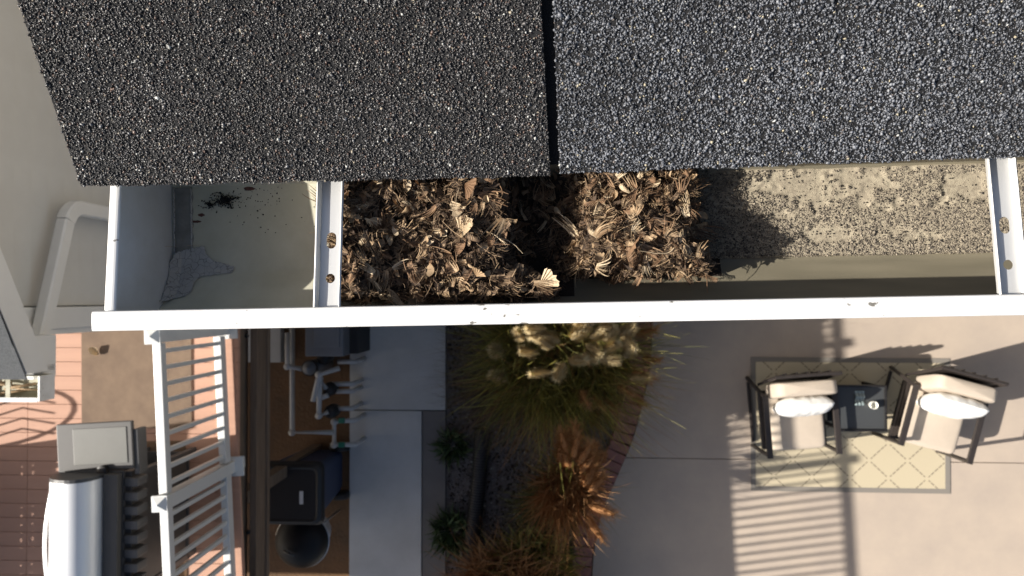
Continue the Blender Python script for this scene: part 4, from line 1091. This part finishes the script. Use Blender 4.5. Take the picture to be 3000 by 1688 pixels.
# ================================================================== WHEELED BIN
c = P(846, 1449, 1.02); cart = thing('wheeled_bin', Vector((c.x, c.y, -0.04)), 'wheeled rubbish bin with black lid and dark blue body', 'bin')
rz = 0.03
body = MB()
def ringb(w, d, z, r=0.06, cx=0, cy=0):
    out = []
    for sx, sy in ((1, 1), (-1, 1), (-1, -1), (1, -1)):
        for k in range(4):
            a = {(1, 1): 0, (-1, 1): 90, (-1, -1): 180, (1, -1): 270}[(sx, sy)]+k*30
            out.append(Vector((c.x+cx+sx*(w/2-r)+r*math.cos(math.radians(a)), c.y+cy+sy*(d/2-r)+r*math.sin(math.radians(a)), z)))
    return out
def loft(rings): 
    b = MB(); n = len(rings[0]); b.add([v for r in rings for v in r], [(i*n+k, i*n+(k+1) % n, (i+1)*n+(k+1) % n, (i+1)*n+k) for i in range(len(rings)-1) for k in range(n)]+[tuple(range(n)), tuple((len(rings)-1)*n+k for k in range(n))]); return b
loft([ringb(.44, .42, 0.0), ringb(.46, .44, .06), ringb(.53, .50, .86), ringb(.55, .52, .90), ringb(.55, .52, .93)]).build('body', M['bin_blue'], cart, smooth=False)
ld = loft([ringb(.625, .585, .93), ringb(.63, .59, .96), ringb(.60, .56, 1.0, .07), ringb(.54, .50, 1.02, .06), ringb(.50, .46, 1.012, .05)]).build('lid', M['bin_black'], cart)
lb = P(882, 1459, 1.03); MB().box((lb.x, lb.y, 1.0235), (.035, .12, .002)).build('label_sticker', M['label_white'], ld)
MB().tube([(c.x-.30, c.y+.24, .90), (c.x-.36, c.y+.24, .93), (c.x-.36, c.y-.24, .93), (c.x-.30, c.y-.24, .90)], .016, 8).build('handle', M['bin_blue'], cart, smooth=True)
for sy in (-1, 1):
    w = MB().lathe((c.x+.21, c.y+sy*.25-.0, .07), [(0.02, -.03), (.10, -.03), (.11, -.015), (.11, .015), (.10, .03), (.02, .03)], 20, Matrix.Rotation(math.pi/2, 3, 'X')).build('wheel', M['bin_black'], cart, smooth=True)
# kettle grill
kc = P(864, 1605, .80); kg = thing('kettle_grill', Vector((kc.x, kc.y, -0.04)), 'round black kettle grill with silver vent standing by the walkway', 'grill')
R = .255; K0 = .58
bp = [(R*math.cos(a), K0-R*.75*math.sin(a)) for a in np.linspace(0.02, math.pi/2*.97, 9)][::-1]
MB().lathe((kc.x, kc.y, 0), bp+[(R*.97, K0+0.001)], 32).build('bowl', M['enamel'], kg, smooth=True)
lidp = [(R*1.03, K0+.006), (R*1.04, K0+.014)]+[(R*1.02*math.cos(a), K0+.016+R*.72*math.sin(a)) for a in np.linspace(0.03, math.pi/2*.985, 11)]
kl = MB().lathe((kc.x, kc.y, 0), lidp, 32).build('lid', M['enamel'], kg, smooth=True)
MB().lathe((kc.x, kc.y, K0-.004), [(R*1.035, 0), (R*1.06, .002), (R*1.06, .008), (R*1.03, .009)], 32).build('rim', M['alu'], kg, smooth=True)
v = P(819, 1602, .72); MB().lathe((v.x, v.y, .70), [(.0, 0), (.040, 0), (.040, .008), (.034, .012), (.003, .013)], 18, Matrix.Rotation(-.55, 3, 'Y')).build('vent', M['alu'], kl)
h0, h1 = P(831, 1614, .79), P(862, 1628, .80); MB().tube([h0, (h0+h1)/2+Vector((0, 0, .012)), h1], .011, 8).build('handle', M['grill_grey'], kl, smooth=True)
for k in range(3):
    a = k*2.094+.6; MB().tube([(kc.x+.12*math.cos(a), kc.y+.12*math.sin(a), K0-.15), (kc.x+.24*math.cos(a), kc.y+.24*math.sin(a), -0.03)], .011, 8).build('leg', M['alu'], kg, smooth=True)
MB().lathe((kc.x, kc.y, .22), [(0, 0), (.17, .01), (.19, .03), (.185, .03), (0, .012)], 24).build('ash_tray', M['alu'], kg, smooth=True)

# drain pipe in the bed
dp = catmull([P(1412, 1255, .05), P(1405, 1380, .05), P(1390, 1520, .05), P(1376, 1640, .05), P(1360, 1800, .05), P(1345, 2000, .05)], 60)
rr = [0.078+0.007*math.sin(i*1.9) for i in range(len(dp))]
tag(MB().tube(dp, rr, 14).build('drain_pipe', M['drain_black'], smooth=True), 'black corrugated drain pipe lying along the garden bed', 'pipe')

# ================================================================== PATIO FURNITURE
ra_, rb2 = P(2199, 1047, .008), P(2785, 1446, .008)
rw, rh = rb2.x-ra_.x, ra_.y-rb2.y
rug = thing('outdoor_rug', Vector(((ra_.x+rb2.x)/2, (ra_.y+rb2.y)/2, 0)), 'beige outdoor rug with dashed diamond lines and grey border', 'rug', rz=-0.004)
def rug_part(name, x, y, w, h, m, t=.006, zz=.0):
    o = bpy.data.objects.new(name, MB().box((0, 0, 0), (w, h, t)).mesh(name, m)); COL.objects.link(o); o.parent = rug; o.location = (x, y, t/2+.002+zz); return o
bw = .05
rug_part('field', 0, 0, rw-2*bw, rh-2*bw, M['rug'])
for sx in (-1, 1): rug_part('border', sx*(rw-bw)/2, 0, bw, rh, M['rug_border'], .007)
for sy in (-1, 1): rug_part('border', 0, sy*(rh-bw)/2, rw-2*bw, bw, M['rug_border'], .0069)

def cushion(w, d, h, n=10, puff=0.25, crease=0.0, seed=0):
    """soft box: superellipsoid grid"""
    b = MB()
    def sgn(v, p): return math.copysign(abs(v)**p, v)
    NU, NV = 28, 14; vs = []
    for j in range(NV+1):
        ph = -math.pi/2+math.pi*j/NV
        for i in range(NU):
            th = 2*math.pi*i/NU
            x = w/2*sgn(math.cos(ph), puff)*sgn(math.cos(th), puff); y = d/2*sgn(math.cos(ph), puff)*sgn(math.sin(th), puff); z = h/2*sgn(math.sin(ph), 0.55)
            vs.append(Vector((x, y, z)))
    fs = [(j*NU+i, j*NU+(i+1) % NU, (j+1)*NU+(i+1) % NU, (j+1)*NU+i) for j in range(NV) for i in range(NU)]
    b.add(vs, fs); return b
def pillow_mesh(seed):
    q = random.Random(seed); b = MB(); N = 26; S = 0.245
    def f(sg):
        def g(u, v):
            a, c = 2*u-1, 2*v-1
            th = (max(0, (1-abs(a)**3.2))**.5)*(max(0, (1-abs(c)**3.2))**.5)*0.095
            x = a*S*(1-0.09*c*c*a*a); z = c*S*(1-0.09*a*a*c*c)
            wr = 0.0035*math.sin(11*a+5*c+seed)*math.sin(4*c+2)+0.012*math.exp(-((a-.05)**2)/.004)*(-1)*max(0, 1-abs(c-.3))
            return Vector((x, sg*(th+(wr if th > .02 else 0)), z))
        return g
    b.grid(f(1), N, N); b.grid(f(-1), N, N); return b
def chair(px, py, rz, label, seed):
    o = P(px, py, .45); t = thing('patio_chair', Vector((o.x, o.y, 0)), label, 'chair', 'patio chairs on the rug')
    def part(name, me, l, r=(0, 0, 0), m=None):
        ob = bpy.data.objects.new(name, me); COL.objects.link(ob); ob.parent = t; ob.location = l; ob.rotation_euler = r; return ob
    part('seat_cushion', cushion(.53, .60, .13, puff=.16).mesh('seat_cushion', M['cushion'], smooth=True), (0, -.0, .40))
    part('back_cushion', cushion(.57, .145, .50, puff=.2).mesh('back_cushion', M['cushion'], smooth=True), (0, .315, .64), (-.16, 0, 0))
    ms = M['brown_metal']
    for sx in (-1, 1):
        x = sx*.325
        part('armrest', MB().box((0, 0, 0), (.055, .60, .028)).mesh('armrest', ms, bevel=.006), (x, -.03, .60))
        part('leg', MB().tube([(x, -.31, .59), (x*1.02, -.32, 0.01)], .02, 8).mesh('leg', ms), (0, 0, 0))
        part('leg', MB().tube([(x, .25, .59), (x*1.02, .38, 0.01)], .02, 8).mesh('leg', ms), (0, 0, 0))
        part('side_rail', MB().box((0, 0, 0), (.03, .58, .04)).mesh('side_rail', ms, bevel=.004), (sx*.30, -.01, .30))
        part('foot_rail', MB().box((0, 0, 0), (.028, .62, .028)).mesh('foot_rail', ms, bevel=.004), (x*1.02, .03, .03))
        part('back_post', MB().tube([(sx*.29, .34, .28), (sx*.29, .47, .90)], .016, 8).mesh('back_post', ms), (0, 0, 0))
    part('back_rail', MB().tube([(-.30, .475, .90), (.30, .475, .90)], .017, 8).mesh('back_rail', ms), (0, 0, 0))
    part('seat_frame', MB().box((0, 0, 0), (.57, .58, .03)).mesh('seat_frame', ms), (0, -.01, .315))
    part('back_panel', MB().box((0, 0, 0), (.56, .02, .56)).mesh('back_panel', ms, bevel=.004), (0, .425, .63), (-.2, 0, 0))
    for i in range(5): part('back_slat', MB().tube([(-.2+i*.1, .395, .36), (-.2+i*.1, .50, .90)], .009, 6).mesh('back_slat', ms), (0, 0, 0))
    t.rotation_euler.z = rz
    pw = t.matrix_basis @ Vector((0, .155, .655))
    p = bpy.data.objects.new('throw_pillow', pillow_mesh(seed).mesh('throw_pillow', M['pillow'], smooth=True)); COL.objects.link(p)
    p.location = pw; p.rotation_euler = (-.20, 0, rz)
    return t, p
c1, p1 = chair(2334, 1228, math.radians(4.5), 'tan cushioned patio chair left of the black side table', 1)
tag(p1, 'white throw pillow on the chair left of the side table', 'pillow', 'white pillows on the chairs')
c2, p2 = chair(2741, 1226, math.radians(-15), 'tan cushioned patio chair angled on the right end of the rug', 4)
tag(p2, 'white throw pillow on the angled right hand chair', 'pillow', 'white pillows on the chairs')

tc = P(2522, 1196, .48); tb = thing('side_table', Vector((tc.x, tc.y, 0)), 'square black side table standing between the two patio chairs', 'table')
def tpart(name, c_, s_, m, bev=.004): return MB().box(Vector((tc.x, tc.y, 0))+Vector(c_), s_).build(name, M[m], tb, bevel=bev)
tpart('table_top', (0, 0, .465), (.46, .42, .02), 'table_top')
for sx in (-1, 1): tpart('rim', (sx*.232, 0, .475), (.022, .44, .045), 'black_metal')
for sy in (-1, 1): tpart('rim', (0, sy*.213, .475), (.44, .022, .0445), 'black_metal')
for sx in (-1, 1):
    for sy in (-1, 1): tpart('leg', (sx*.215, sy*.195, .228), (.03, .03, .455), 'black_metal')
    tpart('side_panel', (sx*.22, 0, .40), (.012, .37, .10), 'black_metal')
tpart('lower_shelf', (0, 0, .15), (.40, .36, .015), 'black_metal')
q = P(2556, 1186, .50); MB().lathe((q.x, q.y, .476), [(0, 0), (.030, 0), (.036, .03), (.038, .07), (.033, .07), (.030, .01), (0, .008)], 20).build('cup', M['ceramic'], smooth=True)
tag(bpy.data.objects['cup'], 'small round cream cup on the black side table', 'cup')
q = P(2522, 1170, .50); b = MB()
b.grid(lambda u, v: Vector((q.x-.05+.09*u, q.y-.06+.14*v, .480+.018*math.sin(9*u+3*v)**2+.01*math.sin(13*v))), 10, 12)
tag(b.build('glass_ashtray', M['glass_blue'], smooth=True), 'crumpled blue grey cloth beside the cup on the table', 'cloth'); bpy.data.objects['glass_ashtray'].name = 'cloth'

# ================================================================== PLANTS
def blades(n, L, spread, w, droop, seed, base_r=0.12, lean=(0, 0), up=1.0, wild=0.55):
    """arching grass blades, each with its own sideways sway"""
    q = random.Random(seed); b = MB()
    for i in range(n):
        a = q.uniform(0, 2*math.pi); r0 = base_r*math.sqrt(q.random()); l = L*q.uniform(.4, 1.1); tilt = spread*q.random()**.7
        a2 = a+q.gauss(0, .6)
        d = Vector((math.cos(a2)*tilt+lean[0], math.sin(a2)*tilt+lean[1], up)).normalized()
        p = Vector((r0*math.cos(a), r0*math.sin(a), 0)); vs = []
        K = 6; ww = w*q.uniform(.6, 1.3); tw = q.uniform(-1, 1); sway = Vector((q.gauss(0, 1), q.gauss(0, 1), 0))*wild; dr = droop*q.uniform(.5, 1.5)
        for k in range(K+1):
            t = k/K; wd = ww*(1-t**2.2)*.5+.0004; side = d.cross(Vector((math.cos(tw*3), math.sin(tw*3), .3))).normalized()
            vs += [p-side*wd, p+side*wd]
            d = (d+(sway*(.2+t)+Vector((0, 0, -dr*(.2+1.1*t))))/K*1.7).normalized(); p = p+d*l/K
            if p.z < 0.01: p.z = 0.01+0.02*q.random()
        b.add(vs, [(2*k, 2*k+1, 2*k+3, 2*k+2) for k in range(K)])
    return b
def plume_mb(L, R, n, seed, loose=1.0):
    q = random.Random(seed); b = MB()
    b.lathe((0, 0, 0), [(R*.1, 0), (R*.45, L*.2), (R*.5, L*.5), (R*.3, L*.85), (R*.04, L)], 7)
    for i in range(n):
        t = q.uniform(.03, 1); a = q.uniform(0, 6.283); rad = R*.45*math.sin(math.pi*min(.95, t*.85+.1)); p = Vector((rad*math.cos(a), rad*math.sin(a), t*L))
        d = Vector((math.cos(a), math.sin(a), q.uniform(.2, 1.1))).normalized(); l = R*q.uniform(.5, 1.0)*loose
        s = Vector((-math.sin(a), math.cos(a), 0))*R*.045
        b.add([p-s, p+s, p+d*l], [(0, 1, 2)])
    return b
def place(me, loc_, parent, rot, s=1.0, name='plume'):
    o = bpy.data.objects.new(name, me); COL.objects.link(o); o.location = loc_; o.rotation_euler = rot; o.scale = (s, s, s); adopt(o, parent); return o
def clump(name, px, py, label, parts, cat='grass', group='ornamental grasses in the bed'):
    c_ = P(px, py, 0); t = thing(name, Vector((c_.x, c_.y, -0.04)), label, cat, group)
    for (nm, mb, m) in parts:
        o = bpy.data.objects.new(nm, mb.mesh(nm, M[m])); COL.objects.link(o); o.parent = t
    return t
pl_me = [plume_mb(.16, .055, 900, i, 1.3).mesh('plume', M['plume']) for i in range(4)]
rs_me = [plume_mb(.22, .055, 260, i+9, 1.7).mesh('seed_head', M['grass_rust']) for i in range(3)]
t1 = clump('feather_grass', 1640, 1015, 'big clump of green grass with cream feathery plumes near the gutter', [
    ('blades', blades(3600, 1.55, .40, .0065, .72, 1, .40, wild=.32), 'grass_green'),
    ('dry_blades', blades(1500, 1.25, .7, .005, 1.2, 2, .38, lean=(-.45, -.3)), 'grass_brown'),
    ('lime_blades', blades(2800, 1.6, .34, .010, .5, 4, .44, wild=.28), 'leaf_lime'),
    ('rust_blades', blades(1500, 1.45, .45, .006, .9, 3, .38, lean=(.05, -.2), wild=.35), 'grass_rust')])
base1 = t1.location.copy()
PLUMES = [(1537, 1000, 1.42), (1602, 962, 1.5), (1673, 995, 1.55), (1618, 1020, 1.5), (1668, 1055, 1.5), (1727, 960, 1.55), (1765, 998, 1.5), (1820, 976, 1.45), (1749, 1047, 1.45), (1831, 1050, 1.35), (1618, 1090, 1.4), (1580, 1036, 1.35), (1706, 1036, 1.5), (1485, 1118, .95), (1478, 1030, 1.0), (1780, 945, 1.5), (1655, 940, 1.5), (1715, 1010, 1.5), (1845, 1110, 1.2),
          (1735, 975, 1.52), (1728, 990, 1.5), (1815, 990, 1.45), (1690, 960, 1.5), (1640, 1000, 1.45), (1655, 1062, 1.45), (1770, 1025, 1.45), (1600, 985, 1.45), (1790, 965, 1.4)]
for i, (x, y, z) in enumerate(PLUMES):
    q = P(x, y, z); d = q-base1; az = math.atan2(d.y, d.x); tl = random.uniform(.75, 1.5)
    o = place(random.choice(pl_me), q, t1, (0, 0, 0), random.uniform(.8, 1.2)); o.rotation_euler = (0, tl, az+random.gauss(0, .7)); o.scale = tuple(random.uniform(.75, 1.2) for _ in range(3))
    st_ = MB().tube([base1+Vector((0, 0, .1)), base1+(q-base1)*.55+Vector((0, 0, .22)), q], .0022, 4).build('stem', M['grass_green'], t1)
for i, (x, y, z) in enumerate([(1738, 1155, .95), (1809, 1130, 1.0), (1852, 1090, 1.1), (1700, 1140, 1.1), (1770, 1165, .85), (1860, 980, 1.0), (1835, 1150, .8), (1880, 1050, .9)]):
    q = P(x, y, z); d = q-base1; o = place(random.choice(rs_me), q, t1, (0, .8, math.atan2(d.y, d.x)), random.uniform(.8, 1.15), 'seed_head')
t2 = clump('rust_grass', 1655, 1395, 'clump of rust coloured grass by the brick edging', [
    ('blades', blades(700, .95, .34, .008, .8, 5, .15, wild=.25), 'grass_green'), ('rust_blades', blades(1700, 1.3, .20, .009, .5, 6, .14, wild=.22), 'grass_rust')])
for i, (x, y, z) in enumerate([(1690, 1310, 1.3), (1695, 1362, 1.35), (1715, 1405, 1.3), (1725, 1440, 1.2), (1725, 1480, 1.1), (1718, 1510, 1.0), (1665, 1330, 1.3), (1640, 1355, 1.2), (1745, 1370, 1.2), (1730, 1355, 1.25), (1700, 1385, 1.3), (1680, 1345, 1.35), (1710, 1425, 1.25), (1665, 1370, 1.2)]):
    q = P(x, y, z); d = q-t2.location; place(random.choice(rs_me), q, t2, (random.uniform(-.3, .3), 1.0, math.atan2(d.y, d.x)), random.uniform(.8, 1.3), 'seed_head')
t3 = clump('low_grass', 1600, 1480, 'low dark green grass tuft in the middle of the bed', [('blades', blades(900, .5, .8, .007, 1.2, 8, .16, wild=.4), 'grass_green')])
t4 = clump('orange_grass', 1475, 1700, 'clump of orange dried grass at the bottom of the bed', [('rust_blades', blades(2600, 1.05, .45, .008, .7, 11, .28, wild=.35), 'grass_rust'), ('blades', blades(300, .6, .7, .007, 1.1, 12, .2), 'grass_green')])
t5 = clump('lime_shrub', 1570, 1640, 'leafy lime green shrub beside the orange grass', [('leaves', blades(900, .75, .45, .022, .6, 14, .24, wild=.4), 'leaf_lime'), ('dark_leaves', blades(700, .6, .6, .02, .8, 15, .26, wild=.4), 'leaf_green')], 'shrub')
t6 = clump('orange_grass', 1610, 1750, 'clump of tan orange grass right of the lime shrub', [('rust_blades', blades(1600, 1.1, .4, .007, .7, 16, .24, wild=.3), 'grass_rust')])
t7 = clump('low_grass', 1480, 1130, 'drooping brown grass spilling towards the walkway', [('dry_blades', blades(1200, .75, .8, .0055, 1.2, 17, .22, lean=(-.2, .05), wild=.4), 'grass_brown')])
t8 = clump('garden_shrub', 1325, 1305, 'small dark green shrub at the walkway edge by the drain pipe', [('leaves', blades(160, .20, 1.3, .03, .9, 18, .12), 'leaf_green')], 'shrub', 'small shrubs beside the walkway')
t9 = clump('garden_shrub', 1325, 1560, 'dark green spiky shrub spilling over the walkway strip near the bottom', [('leaves', blades(260, .30, 1.3, .025, .9, 19, .14), 'leaf_green')], 'shrub', 'small shrubs beside the walkway')
t10 = clump('low_grass', 1735, 1215, 'thin green grass along the brick edging', [('blades', blades(160, .28, .8, .007, .9, 20, .10), 'grass_green')])
